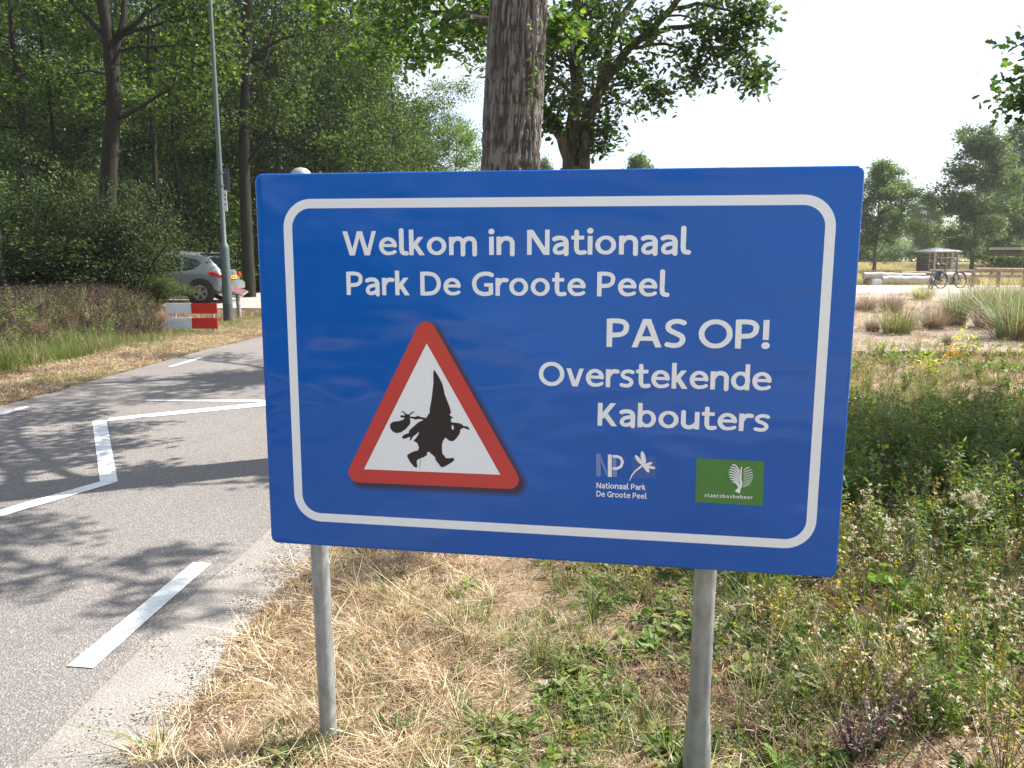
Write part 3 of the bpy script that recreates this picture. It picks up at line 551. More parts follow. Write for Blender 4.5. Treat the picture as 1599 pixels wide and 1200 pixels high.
def place_tree(kinds,loc,rz,sc,label,group,name='oak_tree',cat='tree'):
    t=thing(name,label,cat,loc,group); t.rotation_euler=(0,0,rz); t.scale=(sc,)*3 if not hasattr(sc,'__len__') else sc
    for nm,me in zip(('trunk','crown'),kinds):
        o=bpy.data.objects.new(nm,me); COL.objects.link(o); o.parent=t
    return t
# ---- the big oak right behind the sign
rng=np.random.default_rng(11)
TB=Vector((-.12,6.6,0)); 
def tcx(z): # trunk axis: leans gently to the right with height
    c0=atd(796,265,6.6); c1=atd(811,0,6.6); return c0.x+(c1.x-c0.x)*(z-c0.z)/(c1.z-c0.z)
oak=thing('oak_tree','thick grey-brown oak trunk with furrowed bark right behind the blue sign','tree',(tcx(0),6.6,0))
nth,nz_=230,520; th=np.linspace(0,2*np.pi,nth,endpoint=False); zz=np.linspace(-.1,6.2,nz_)
TH,ZZ=np.meshgrid(th,zz); g=np.random.default_rng(3)
wz=vnoise(g,(16,400),TH/(2*np.pi)*16,ZZ*4)*.35+vnoise(g,(40,800),TH/(2*np.pi)*40,ZZ*14)*.2
def rid(a,b,sd): 
    q=vnoise(np.random.default_rng(sd),(a,997),TH/(2*np.pi)*a+0*wz,ZZ*b+wz*1.2); return 1-np.abs(2*q-1)
def ridw(a,b,sd): 
    q=vnoise(np.random.default_rng(sd),(a,997),TH/(2*np.pi)*a+wz*1.4,ZZ*b); return 1-np.abs(2*q-1)
q1=ridw(58,5.5,7); q2=ridw(104,11,8); q3=ridw(200,45,9)
bk=-1.0*np.clip((q1-.55)/.45,0,1)-.8*np.clip((q2-.55)/.45,0,1)+.35*q3
fur=np.clip(.95+bk*.9,0,1); bk=(bk-bk.mean())*.017; big=(vnoise(g,(6,60),TH/(2*np.pi)*6,ZZ*.8)-.5)*.02
r_=np.interp(zz,[-.1,.4,1.5,2.2,3.75,6.2],[.42,.31,.25,.232,.219,.20])[:,None]+bk+big
cxv=np.array([tcx(z) for z in zz])[:,None]
V=np.stack([cxv+r_*np.cos(TH),6.6+r_*np.sin(TH),ZZ],2).reshape(-1,3)
i=np.arange((nz_-1)*nth); row=i//nth; c=i%nth; c2=(c+1)%nth; F=np.stack([row*nth+c,row*nth+c2,(row+1)*nth+c2,(row+1)*nth+c],1)
m,t,b,o=newmat('furrowed_bark'); at_=t.nodes.new('ShaderNodeAttribute'); at_.attribute_name='furrow'; v=objcoord(t); n=noise(t,60,4,.6,v); n1=noise(t,3,3,.5,v)
rr=ramp(t,[(.15,(.020,.016,.013)),(.55,(.085,.073,.066)),(1.,(.24,.21,.19))],at_.outputs['Fac']); c_=mixc(t,n.outputs[0],rr.outputs[0],mixc(t,.5,rr.outputs[0],(.16,.135,.115)))
c_=mixc(t,mixc(t,.6,n1.outputs[0],(0,0,0)),c_,(.135,.125,.115)); t.links.new(c_,b.inputs['Base Color']); b.inputs['Roughness'].default_value=.95; b.inputs['Specular IOR Level'].default_value=.15
bump(t,b,n.outputs[0],.6,.01); M['furrow']=m
me=mesh_np('trunk',V,F,m,True); aa=me.attributes.new('furrow','FLOAT','POINT'); aa.data.foreach_set('value',fur.ravel().astype(np.float32)); link('trunk',me,oak)
mb=MB(); C=[]
def px3(l): return [atd(x,y,Y) for x,y,Y in l]
for pts,r0,nb,ln in [
 (px3([(800,60,6.65),(764,36,6.9),(722,24,7.4),(676,20,8.0),(622,44,8.6),(590,62,9.0)]),.055,11,.85),
 (px3([(800,-60,6.7),(740,-40,7.3),(660,-45,8.0),(570,-20,8.8)]),.07,12,1.0),
 (px3([(820,60,6.7),(860,64,6.9),(884,30,7.1)]),.02,2,.22),
 ([(.1,6.6,4.6),(1.2,6.2,5.1),(2.4,5.7,5.2),(3.3,5.3,4.9)],.06,6,.7),
 ([(.1,6.6,4.3),(1.0,6.9,4.55),(1.9,7.0,4.5),(2.55,7.05,4.15)],.05,5,.6),
 ([(.1,6.6,5.6),(-.6,5.2,6.3),(-.9,3.7,6.7),(-.8,2.6,6.6)],.08,8,1.1),
 ([(.1,6.6,6.0),(1.2,5.3,7.2),(2.4,3.9,7.8),(3.2,2.8,7.9)],.1,9,1.2),
 ([(.1,6.6,6.0),(.3,6.7,7.6),(.1,6.9,9.6),(.2,6.7,11.6)],.18,16,2.6),
 ([(.1,6.6,6.0),(-1.4,7.2,7.4),(-2.9,7.6,8.3),(-4.3,7.6,8.6)],.11,9,1.4),
 ([(.1,6.6,6.2),(.5,7.8,7.6),(.2,9.0,8.6),(-.6,9.8,8.9)],.11,9,1.3)]:
    o2,r2=limb_tubes(mb,pts,r0,.008,8,3,rng,.012); C+=branchlets(mb,rng,o2,r2,nb,ln,.2,.75 if ln==.6 else .22,1)
mb.build('limbs',M['bark'],oak,True)
link('crown',crown_mesh('crown',C,13,.12,.08,rng,OAK,M['oakleaf']),oak)
# sprout of young leaves on the trunk
sp=[atd(832+dx,140+dy,6.37) for dx,dy in [(0,0),(8,-18),(-8,12),(4,8),(-14,18),(6,-34),(-2,20),(8,-60),(9,-95)]]
mb=MB()
for p in sp:
    for k in range(2): mb=MB(); q=p+Vector(rng.normal(0,.035,3)); mb.tube([p+Vector((0,.07,-.03)),q+Vector((0,-.02,0))],.002,4); mb.build('sprout_twig',M['barkpale'],oak)
P=np.repeat(np.array([tuple(p) for p in sp]),6,0)+rng.normal(size=(len(sp)*6,3))*.035
V,F=leaves(P,.04,rng,OAK); link('sprout_leaves',mesh_np('sprout_leaves',V,F,M['brightleaf']),oak)
# ---- the forked oak behind, limbs traced from its look
Y0=12.
fo=thing('oak_tree','dark forked oak with several limbs and crown spreading right against the white sky','tree',(xd(905,Y0),Y0,0))
mb=MB(); C=[]; rng=np.random.default_rng(21)
b0=Vector((xd(905,Y0),Y0,0)); base=atd(893,262,Y0); 
limb_tubes(mb,[b0+Vector((0,0,-.2)),b0+Vector((-.03,0,1.2)),base],.24,.175,14,3)
for pts,r0,r1,nb,ln in [
 (px3([(889,275,12),(882,230,12),(862,190,11.9),(848,165,11.8),(836,130,11.6),(838,60,11.5)]),.105,.04,10,.9),
 (px3([(895,275,12),(893,220,12.1),(900,150,12.1),(896,80,12.2),(905,20,12.3),(900,-60,12.4)]),.125,.055,12,.95),
 (px3([(905,272,12.0),(908,225,12.2),(916,180,12.3),(935,135,12.4),(948,90,12.4),(962,30,12.4),(975,-40,12.5)]),.10,.04,12,.9),
 (px3([(912,275,12.0),(912,240,11.9),(920,190,11.8),(942,130,11.6),(985,75,11.4),(1020,45,11.2),(1060,0,11.0),(1090,-50,10.9)]),.10,.035,11,.85),
 (px3([(1000,62,11.3),(1050,44,11.2),(1100,42,11.1),(1140,58,11.0),(1172,90,10.9),(1188,118,10.9)]),.045,.008,10,.5),
 (px3([(985,75,11.4),(1040,70,11.2),(1075,85,11.1),(1090,105,11.1)]),.03,.006,5,.5),
 (px3([(1040,20,11.1),(1090,5,11.0),(1140,20,11.0),(1165,40,11.0)]),.035,.008,6,.7),
 (px3([(935,140,11.8),(965,135,11.6),(1000,125,11.4),(1022,138,11.3)]),.025,.006,4,.45),
 (px3([(908,215,12),(925,200,11.9),(938,190,11.9)]),.02,.005,3,.35),
 (px3([(908,262,12),(922,240,11.9),(930,234,11.9)]),.015,.005,2,.25),
 (px3([(872,200,12),(856,203,11.9),(850,205,11.9)]),.012,.005,2,.25),
 (px3([(848,150,11.8),(862,100,11.4),(870,50,11.2),(860,-20,11)]),.045,.01,10,.8),
 (px3([(900,100,12),(860,60,13),(800,20,14),(740,10,14.5)]),.06,.01,7,1.0),
 (px3([(960,40,12.3),(1010,-20,12.8),(1080,-60,13),(1150,-60,13)]),.06,.01,9,1.2),
 (px3([(905,20,12.2),(880,-80,12),(830,-170,12),(760,-240,12)]),.09,.02,11,1.8),
 (px3([(965,-30,12.4),(1000,-120,12),(1040,-220,12),(1050,-300,12)]),.09,.02,11,1.8)]:
    o2,r2=limb_tubes(mb,pts,r0,r1,9,3,rng,.012); C+=branchlets(mb,rng,o2,r2,nb,ln,.22,.3,1)
mb.build('trunk',M['bark'],fo,True); link('crown',crown_mesh('crown',C,8,.12,.085,rng,OAK,M['oakleaf']),fo)
# ---- oak standing just off to the right, its boughs reach into view and shade the weeds
ro=thing('oak_tree','bluish green oak boughs hanging in at the upper right edge','tree',(8.3,7.4,0)); mb=MB(); C=[]; rng=np.random.default_rng(31)
tr,rs=limb_tubes(mb,[(8.3,7.4,-.2),(8.35,7.4,2.2),(8.2,7.5,4.2),(8.3,7.3,6.0)],.24,.05,12,4); 
for pts,r0,nb,ln in [
 ([tuple(tr[6]),(7.2,7.2,3.6),(6.0,7.05,3.75),tuple(atd(1590,95,7.0))],.07,6,.6),
 ([tuple(tr[5]),(7.0,7.1,2.95),(5.8,7.1,3.1),tuple(atd(1597,150,7.0))],.05,5,.5),
 ([tuple(tr[6]),(8.0,6.0,3.9),(7.2,5.0,4.1)],.07,8,.9),
 ([tuple(tr[6]),(7.6,7.0,4.4),(7.0,6.5,4.6)],.05,8,.9),([tuple(tr[6]),(8.0,8.0,4.2),(7.4,8.4,4.6)],.05,8,.9),([tuple(tr[7]),(7.7,7.2,4.9),(6.9,6.9,5.5)],.05,8,.9),([tuple(tr[8]),(7.6,8.4,5.4),(6.8,9.2,5.8)],.07,8,.9),([tuple(tr[9]),(9.4,7.6,6.0),(10.6,7.8,6.3)],.07,8,1.1),
 ([tuple(tr[9]),(8.9,7.3,6.2),(9.5,7.4,6.4)],.06,7,.9),([tuple(tr[8]),(9.2,6.1,5.0),(9.7,5.0,5.1)],.06,8,1.0),([tuple(tr[9]),(7.5,7.4,5.9),(6.9,7.5,6.2)],.06,7,.8),([tuple(tr[7]),(8.6,8.6,4.6),(8.8,9.8,4.8)],.06,8,1.0)]:
    o2,r2=limb_tubes(mb,pts,r0,.008,7,3,rng,.01); C+=branchlets(mb,rng,o2,r2,nb,ln,.2,.4,1)
mb.build('trunk',M['bark'],ro,True); link('crown',crown_mesh('crown',C,19,.15,.085,rng,OAK,M['oakleaf']),ro)
# ---- the wood on the left
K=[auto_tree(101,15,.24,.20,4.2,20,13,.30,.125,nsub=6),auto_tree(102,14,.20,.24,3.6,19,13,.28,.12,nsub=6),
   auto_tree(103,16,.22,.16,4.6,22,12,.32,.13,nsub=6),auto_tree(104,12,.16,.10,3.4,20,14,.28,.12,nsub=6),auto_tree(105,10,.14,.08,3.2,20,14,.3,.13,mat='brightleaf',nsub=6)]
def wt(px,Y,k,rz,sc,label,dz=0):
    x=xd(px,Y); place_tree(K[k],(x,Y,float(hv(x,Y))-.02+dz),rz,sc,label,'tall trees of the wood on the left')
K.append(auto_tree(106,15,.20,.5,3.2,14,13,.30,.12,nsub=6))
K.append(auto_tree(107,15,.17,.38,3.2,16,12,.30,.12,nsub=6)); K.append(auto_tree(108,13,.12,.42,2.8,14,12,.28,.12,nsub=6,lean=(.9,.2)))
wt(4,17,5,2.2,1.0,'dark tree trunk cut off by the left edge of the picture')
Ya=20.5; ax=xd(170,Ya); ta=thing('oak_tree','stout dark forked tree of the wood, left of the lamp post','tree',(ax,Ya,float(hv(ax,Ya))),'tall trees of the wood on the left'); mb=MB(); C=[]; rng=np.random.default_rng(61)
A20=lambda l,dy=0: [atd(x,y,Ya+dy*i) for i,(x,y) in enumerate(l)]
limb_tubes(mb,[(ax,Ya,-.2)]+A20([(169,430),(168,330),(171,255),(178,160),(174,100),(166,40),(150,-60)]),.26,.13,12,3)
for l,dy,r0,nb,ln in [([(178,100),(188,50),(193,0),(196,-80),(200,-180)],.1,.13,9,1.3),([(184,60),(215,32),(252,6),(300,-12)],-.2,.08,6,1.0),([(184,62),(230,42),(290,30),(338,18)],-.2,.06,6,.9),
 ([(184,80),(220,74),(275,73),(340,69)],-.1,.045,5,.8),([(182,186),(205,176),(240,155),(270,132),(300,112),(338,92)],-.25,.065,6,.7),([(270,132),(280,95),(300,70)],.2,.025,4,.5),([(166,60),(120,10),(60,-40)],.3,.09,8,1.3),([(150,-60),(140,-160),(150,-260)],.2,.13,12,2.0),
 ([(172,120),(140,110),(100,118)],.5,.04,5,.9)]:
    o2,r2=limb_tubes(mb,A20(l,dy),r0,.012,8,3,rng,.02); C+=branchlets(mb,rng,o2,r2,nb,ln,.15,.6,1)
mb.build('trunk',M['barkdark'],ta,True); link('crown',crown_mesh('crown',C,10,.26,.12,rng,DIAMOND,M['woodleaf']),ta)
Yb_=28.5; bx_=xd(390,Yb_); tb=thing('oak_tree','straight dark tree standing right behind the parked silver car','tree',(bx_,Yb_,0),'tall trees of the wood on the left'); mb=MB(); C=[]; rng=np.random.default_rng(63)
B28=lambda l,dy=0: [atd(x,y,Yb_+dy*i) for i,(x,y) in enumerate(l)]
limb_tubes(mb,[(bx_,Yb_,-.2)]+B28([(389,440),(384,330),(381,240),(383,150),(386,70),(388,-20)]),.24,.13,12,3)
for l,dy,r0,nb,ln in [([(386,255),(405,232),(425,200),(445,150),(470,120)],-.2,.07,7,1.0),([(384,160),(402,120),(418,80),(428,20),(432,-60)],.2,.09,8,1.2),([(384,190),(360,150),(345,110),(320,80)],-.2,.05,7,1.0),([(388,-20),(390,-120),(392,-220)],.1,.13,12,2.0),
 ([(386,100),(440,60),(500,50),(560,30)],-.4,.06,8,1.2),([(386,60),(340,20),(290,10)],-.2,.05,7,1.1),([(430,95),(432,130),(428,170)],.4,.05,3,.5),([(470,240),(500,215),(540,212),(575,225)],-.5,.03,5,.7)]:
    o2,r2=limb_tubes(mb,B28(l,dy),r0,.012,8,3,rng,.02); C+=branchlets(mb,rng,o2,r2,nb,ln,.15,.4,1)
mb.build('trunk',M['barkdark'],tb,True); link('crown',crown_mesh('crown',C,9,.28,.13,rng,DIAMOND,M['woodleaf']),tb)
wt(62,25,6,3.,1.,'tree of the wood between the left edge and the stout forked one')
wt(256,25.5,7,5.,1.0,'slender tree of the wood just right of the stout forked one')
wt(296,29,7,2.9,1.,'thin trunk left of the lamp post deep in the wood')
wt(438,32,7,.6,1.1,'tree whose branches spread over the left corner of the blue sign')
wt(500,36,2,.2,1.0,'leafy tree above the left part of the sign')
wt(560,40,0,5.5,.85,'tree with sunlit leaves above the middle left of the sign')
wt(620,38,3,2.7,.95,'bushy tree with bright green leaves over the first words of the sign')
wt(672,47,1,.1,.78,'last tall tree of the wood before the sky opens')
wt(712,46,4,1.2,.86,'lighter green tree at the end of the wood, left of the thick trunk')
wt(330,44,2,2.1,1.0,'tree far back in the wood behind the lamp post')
wt(112,27,7,4.4,1.0,'tree far back in the wood behind the stout forked one')
# shrubs along the foot of the wood
def shrub_mesh(seed,wx,wy,h,n,leaf,mat,nst=26,shape=DIAMOND):
    rng=np.random.default_rng(seed); mb=MB(); C=[]
    for j in range(nst):
        a=rng.uniform(0,6.28); e=rng.uniform(.25,1.0); r=rng.uniform(.3,1)
        q_=rng.uniform(.65,1.18); tip=Vector((math.cos(a)*wx*r*q_*math.sqrt(1-.35*e*e),math.sin(a)*wy*r*math.sqrt(1-.35*e*e),h*e*q_)); b_=Vector((tip.x*.15,tip.y*.15,-.05))
        k=[b_,b_+(tip-b_)*.4+Vector((0,0,.12*h)),b_+(tip-b_)*.75+Vector((0,0,.1*h)),tip]
        o2,r2=limb_tubes(mb,k,.03,.005,5,2,rng,.02); C+=branchlets(mb,rng,o2,r2,5,h*.35,.2,.3,0)
    C=[c for c in C if c.z>.12*h]
    return mesh_np('stems',np.vstack(mb.V),mb.F,M['barkdark'],True),crown_mesh('foliage',C,n,.16,leaf,rng,shape,M[mat],.9)
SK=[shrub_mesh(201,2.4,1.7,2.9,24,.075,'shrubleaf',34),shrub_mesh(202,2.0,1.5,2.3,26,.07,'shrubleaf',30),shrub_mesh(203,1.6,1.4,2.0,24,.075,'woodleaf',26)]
def shrub(px,Y,k,rz,sc,label):
    x=xd(px,Y); t=thing('shrub',label,'shrub',(x,Y,float(hv(x,Y))-.05),'shrubs at the foot of the wood'); t.rotation_euler=(0,0,rz); t.scale=sc if hasattr(sc,'__len__') else (sc,)*3
    for nm,me in zip(('stems','foliage'),SK[k]): o=bpy.data.objects.new(nm,me); COL.objects.link(o); o.parent=t
shrub(40,18.5,0,0,(1.1,1,.72),'dark shrub on the bank beside the trunk at the left edge')
shrub(120,18.8,1,1,(1.15,1,.8),'dense shrub under the stout forked tree')
shrub(172,19.6,0,2.2,(.75,.9,.66),'broad shrub whose boughs hang over the front of the silver car')
shrub(196,19.2,1,3.1,(.85,.8,1.25),'loose tall shrub with pale leaves in front of the stout forked trunk')
shrub(60,19.4,2,3.1,(1.2,.8,1.3),'loose shrub with pale leaves left of the stout forked trunk')
shrub(236,20.8,1,4,(.55,.7,.42),'low boughs of a shrub between the silver car and the red and white boards')
shrub(120,22.5,0,4.6,(1.2,1,1.35),'tall shrub in the shade behind the dense one')
shrub(20,22.5,1,5.,(1.3,1,1.5),'tall shrub filling the gap right of the edge trunk')
shrub(185,25.5,0,3.,(.9,.9,1.25),'tall dark shrub above the roof of the silver car')
shrub(420,33,2,3.,(1.3,1,1.2),'shrub behind the car park next to the left edge of the sign')
shrub(318,31.5,0,1.3,(1.2,1,1.15),'shrub at the edge of the wood behind the silver car')
# deep wood: reads as one mass
rng=np.random.default_rng(77)
def clump(seed,n,s,leaf,mat):
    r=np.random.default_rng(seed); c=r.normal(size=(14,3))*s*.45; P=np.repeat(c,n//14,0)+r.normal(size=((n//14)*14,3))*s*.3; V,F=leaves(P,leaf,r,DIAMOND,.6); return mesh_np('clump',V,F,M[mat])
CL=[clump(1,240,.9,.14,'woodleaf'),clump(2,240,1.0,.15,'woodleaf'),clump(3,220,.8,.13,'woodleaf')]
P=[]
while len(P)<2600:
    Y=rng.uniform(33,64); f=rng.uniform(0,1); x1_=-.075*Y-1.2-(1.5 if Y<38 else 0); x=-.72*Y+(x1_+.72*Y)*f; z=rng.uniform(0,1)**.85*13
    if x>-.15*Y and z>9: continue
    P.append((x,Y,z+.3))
for _ in range(700): P.append((rng.uniform(-26,-9),rng.uniform(-32,6),rng.uniform(.4,10)))  # unseen clumps behind the camera, added to darken the sign's reflection
scatter('woodland_foliage','mass of dark leaves deep in the wood on the left, plus added unseen clumps behind the camera',CL,P,rng,(.8,1.3),.6,'woodland')
P=[]
while len(P)<330:
    Y=rng.uniform(28,38); x=rng.uniform(-.75,-.34)*Y; 
    if x>-15.5 and Y<29: continue
    P.append((x,Y,rng.uniform(.3,4)))
scatter('woodland_underwood','shaded underwood between the trunks on the left',CL,P,rng,(.8,1.2),.6,'woodland')
# leaf litter slope behind: dark wood floor
o=grid('wood_floor',-60,-11,27,75,30,30,M['bankearth'],lambda x,y:.02+0*x+.02*np.sin(x)*np.sin(y))
# ---- young trees on the far side, right
FK=[auto_tree(301,7.3,.14,.16,2.7,22,17,.21,.15,elb=10,zs=.85,mat='farleaf',bark='barkpale',lvl=1,nsub=5),auto_tree(302,9,.15,.20,3.3,24,17,.23,.16,elb=12,zs=.85,mat='farleaf',bark='barkpale',nsub=5),
    auto_tree(303,13,.2,.14,4.6,26,17,.34,.24,elb=12,zs=.85,mat='farleaf',nsub=5)]
def ft(px,Y,k,rz,sc,label):
    place_tree(FK[k],(xd(px,Y),Y,0),rz,sc,label,'trees beyond the gravel path',name='young_tree' if k<2 else 'field_tree')
ft(1364,56,0,.3,(1.05,1.05,1.0),'round young tree with a dark stem right of the sign edge')
ft(1516,54,1,1.4,(1.15,1.15,1.0),'young tree with a pale stem between the shelter and the hedge')
ft(1442,88,0,2.2,1.0,'smaller tree behind the wooden shelter')
ft(1588,72,2,2.2,(.95,.95,.92),'tallest dark tree at the right edge behind the hedge')
ft(1548,80,2,.5,(.8,.8,.80),'dark tree behind the pale stemmed one')
ft(1600,60,1,.9,(1.1,1.1,.8),'bushy tree above the hedge at the right edge')
ft(990,48,0,.9,(.8,.8,.93),'tree whose thin tops peek over the upper edge of the sign')
ft(850,70,2,.9,(.5,.5,.68),'far tree top just above the sign, right of the thick trunk')
CL2=[clump(11,210,1.5,.35,'farleaf'),clump(12,210,1.5,.35,'farleaf')]
P=[]
for _ in range(900):
    x=rng.uniform(-30,120); Y=118+.05*x+rng.uniform(0,14); P.append((x,Y,rng.uniform(.2,1)*(4.6+1.6*math.sin(x*.21)+1.3*math.sin(x*.5+1))))
scatter('distant_wood','low line of trees along the far side of the meadow',CL2,P,rng,(.8,1.3),.5,'woodland')
# ================================================================ OBJECTS
M['lampgreen']=plain('grey_green_lacquer',(.085,.115,.105),.5,.2); M['lampdark']=plain('dark_base_paint',(.06,.07,.065),.7)
M['greyback']=plain('grey_sign_back',(.075,.085,.10),.6,.3); M['labelwhite']=plain('white_label',(.6,.6,.6),.5)
M['boardwhite']=plain('reflective_white',(.66,.67,.68),.4,0,.05,5); M['boardred']=plain('reflective_red',(.55,.02,.012),.4,0,.06,5)
M['inkgrey']=plain('grey_scribble',(.30,.31,.33),.7)
# lamp post
lb=at(357,503); lz=float(hv(lb.x,lb.y)); lp=thing('lamp_post','tall grey-green lamp post by the road with a wider foot','lamp post',(lb.x,lb.y,lz)); lt=atd(328,0,lb.y)
d=(lt-lb).normalized(); U_=lambda z: lb+d*((z)/d.z)
mb=MB(); mb.tube([U_(z) for z in (-.2,.02,.44)],[.113,.113,.112],20); mb.build('painted_foot',M['lampdark'],lp,True)
zc=atd(350,383,lb.y).z; mb=MB(); mb.tube([U_(z) for z in (.44,.441,zc-.08,zc,zc+.06,zc+2,8.3)],[.108,.106,.104,.096,.058,.054,.036],20); mb.build('pole',M['lampgreen'],lp,True)
mb=MB(); q=U_(8.3); mb.tube([q,q+Vector((.02,-.2,.25)),q+Vector((.05,-.7,.4)),q+Vector((.08,-1.2,.42))],[.04,.035,.03,.03],10); mb.build('arm',M['lampgreen'],lp,True)
mb=MB(); mb.box(q+Vector((.09,-1.5,.42)),(.22,.7,.12),.05); mb.build('lamp_head',M['lampgreen'],lp,bevel=.03)
pc=atd(347,281,lb.y+.12); mb=MB(); mb.box(pc,(.33,.015,.50),-.12); sgn=mb.build('back_of_traffic_sign',M['greyback'],lp,bevel=.004)
for z in (.14,-.14):
    mb=MB(); mb.box(pc+Vector((0,-.02,z)),(.25,.02,.03),-.12); mb.tube([U_(pc.z+z)-Vector((0,0,.015)),U_(pc.z+z)+Vector((0,0,.015))],.075,16); mb.build('clamp',M['lampgreen'],sgn)
lc=atd(351.5,314,lb.y-.09); mb=MB(); mb.box(lc,(.085,.012,.47),.0); lab=mb.build('white_number_plate',M['labelwhite'],lp)
for k,z in enumerate((.13,.03,-.08)):
    mb=MB(); mb.box(lc+Vector((.004,-.007,z)),(.035,.002,.035)); mb.build('digit_mark',M['lampdark'],lab)
# red and white boards
Yb=at(300,521).y; bz=float(hv(at(300,521).x,Yb)); br=thing('barrier_board','two low boards half white half red beside the road','barrier',(at(300,521).x,Yb,bz))
for (y0,y1,dx) in ((473.5,490,0),(496.5,513.5,1)):
    a=atd(258+dx,y0,Yb); b_=atd(338+dx,y1,Yb-.05); h=a.z-b_.z; zc_=(a.z+b_.z)/2; xm=(a.x+b_.x)/2; wq=(b_.x-a.x)/2
    mb=MB(); mb.box((xm-wq/2,Yb,zc_),(wq,.03,h)); wbd=mb.build('white_board',M['boardwhite'],br,bevel=.004)
    mb=MB(); mb.box((xm+wq/2+.001,Yb,zc_-.004),(wq,.03,h)); mb.build('red_board',M['boardred'],br,bevel=.004)
    if dx:
        r=np.random.default_rng(4); mb=MB(); xs=xm-wq*.92
        for k in range(5):
            pts=[(xs+k*.075+.03*math.cos(t_*1.7+k),Yb-.0165,zc_+(.035+.02*(k%2))*math.sin(t_*2.3+k*2)) for t_ in np.linspace(0,3.2,9)]; mb.tube(pts,.0022,4)
        mb.build('scribble',M['inkgrey'],wbd)
for px in (273,332):
    x=atd(px,500,Yb).x; mb=MB(); mb.tube([(x,Yb+.04,-.1),(x,Yb+.04,atd(px,478,Yb).z)],.024,12); mb.build('post',M['galv'],br,True)
# slanted information panel on a steel post
ib=at(375,498); iz=float(hv(ib.x,ib.y)); ip_=thing('information_post','small slanted reddish panel on a grey post right of the lamp post','sign',(ib.x,ib.y,iz)); it=atd(370,456,ib.y)
mb=MB(); mb.tube([(ib.x,ib.y,-.1),(it.x,ib.y,it.z)],.05,14); mb.build('post',M['galv'],ip_,True)
M['panelred']=plain('faded_red_panel',(.15,.065,.065),.5,0,.3,20); M['paneledge']=plain('panel_edge',(.45,.45,.46),.4,.5)
rot=Matrix.Rotation(R(20),3,'Y')@Matrix.Rotation(R(14),3,'X'); mb=MB(); mb.box((it.x+.02,ib.y,it.z+.02),(.40,.36,.03),mat=rot); pn=mb.build('panel_tray',M['paneledge'],ip_,bevel=.004)
mb=MB(); mb.box(Vector((it.x+.02,ib.y,it.z+.02))+rot@Vector((0,0,.018)),(.37,.33,.006),mat=rot); mb.build('panel_face',M['panelred'],pn)
# ---- silver car
M['silver']=plain('silver_paint',(.25,.28,.29),.28,.55,.03,2); M['glass']=plain('dark_glass',(.012,.015,.016),.06,0,.1,3,spec=.9); M['blackplastic']=plain('black_plastic',(.022,.02,.022),.6,0,.1,8)
M['rubber']=plain('tyre_rubber',(.014,.014,.014),.85,0,.2,10); M['alloy']=plain('alloy_wheel',(.34,.33,.32),.35,.7,.06,8); M['taillight']=plain('red_tail_light',(.45,.012,.01),.15,0,.05,5)
M['plateyellow']=plain('yellow_plate',(.72,.42,.03),.4,0,.05,8); M['platedark']=plain('plate_marks',(.16,.08,.02),.5)
cx0=xd(381.5,26.6)-.10; cy0=25.0; cz0=.012
car=thing('parked_car','silver hatchback seen from its rear corner, half hidden behind a shrub and the lamp post','car',(cx0-2.1,cy0+.9,cz0),None)
# body shell: stations along the length (0 = rear bumper), car points to -X
st=[ # s, zbot, zbelt, zroof, half width low, half belt, half roof
(0.0,.42,.80,.80,.66,.66,.60),(.04,.34,.88,.90,.78,.76,.62),(.12,.30,.94,1.02,.84,.82,.62),(.30,.28,.97,1.22,.885,.85,.63),(.52,.27,.97,1.44,.90,.865,.62),(.72,.26,.965,1.535,.90,.87,.62),
(1.1,.26,.95,1.575,.90,.872,.63),(1.7,.26,.94,1.60,.90,.875,.64),(2.3,.26,.93,1.575,.90,.87,.64),(2.7,.26,.925,1.48,.90,.865,.62),(3.05,.26,.92,1.22,.90,.86,.66),(3.35,.27,.92,.99,.90,.84,.72),(3.8,.28,.86,.90,.87,.80,.70),(4.15,.30,.74,.76,.80,.74,.64),(4.28,.36,.60,.62,.62,.60,.5)]
ss=np.linspace(0,4.28,75); T=np.array(st); f_=lambda c:np.interp(ss,T[:,0],T[:,c])
def smooth_(a): 
    for _ in range(1): a=np.concatenate([a[:1],(a[:-2]+2*a[1:-1]+a[2:])/4,a[-1:]])
    return a
zb,zl,zr,wl,wb,wr=[smooth_(f_(c)) for c in range(1,7)]
V=[];nseg=0
for i,s_ in enumerate(ss):
    sec=[(0,zb[i]),(wl[i]*.85,zb[i]),(wl[i],zb[i]+.10),(wl[i]+.012,zb[i]+.25),(wl[i]+.008,(zb[i]+zl[i])/2+.1),(wb[i]+.02,zl[i]-.07),(wb[i],zl[i]),(wb[i]-.02,zl[i]+.03*(zr[i]>zl[i]+.1)),
         (wb[i]+(wr[i]-wb[i])*.5,zl[i]+(zr[i]-zl[i])*.55),(wr[i]+.03,zl[i]+(zr[i]-zl[i])*.9),(wr[i]*.82,zr[i]),(wr[i]*.4,zr[i]+.02),(0,zr[i]+.025)]
    ring=[(-w_,z) for w_,z in sec]+[(w_,z) for w_,z in sec[::-1][1:-1]]; nseg=len(ring)
    for w_,z in ring: V.append((cx0-s_,cy0+.9+w_,cz0+z))
F=[]
for i in range(len(ss)-1):
    for k in range(nseg): k2=(k+1)%nseg; F.append((i*nseg+k,i*nseg+k2,(i+1)*nseg+k2,(i+1)*nseg+k))
F.append(tuple(range(nseg))); F.append(tuple((len(ss)-1)*nseg+k for k in range(nseg)))
mb=MB(); mb.add(V,F); body=mb.build('body',M['silver'],car,True)
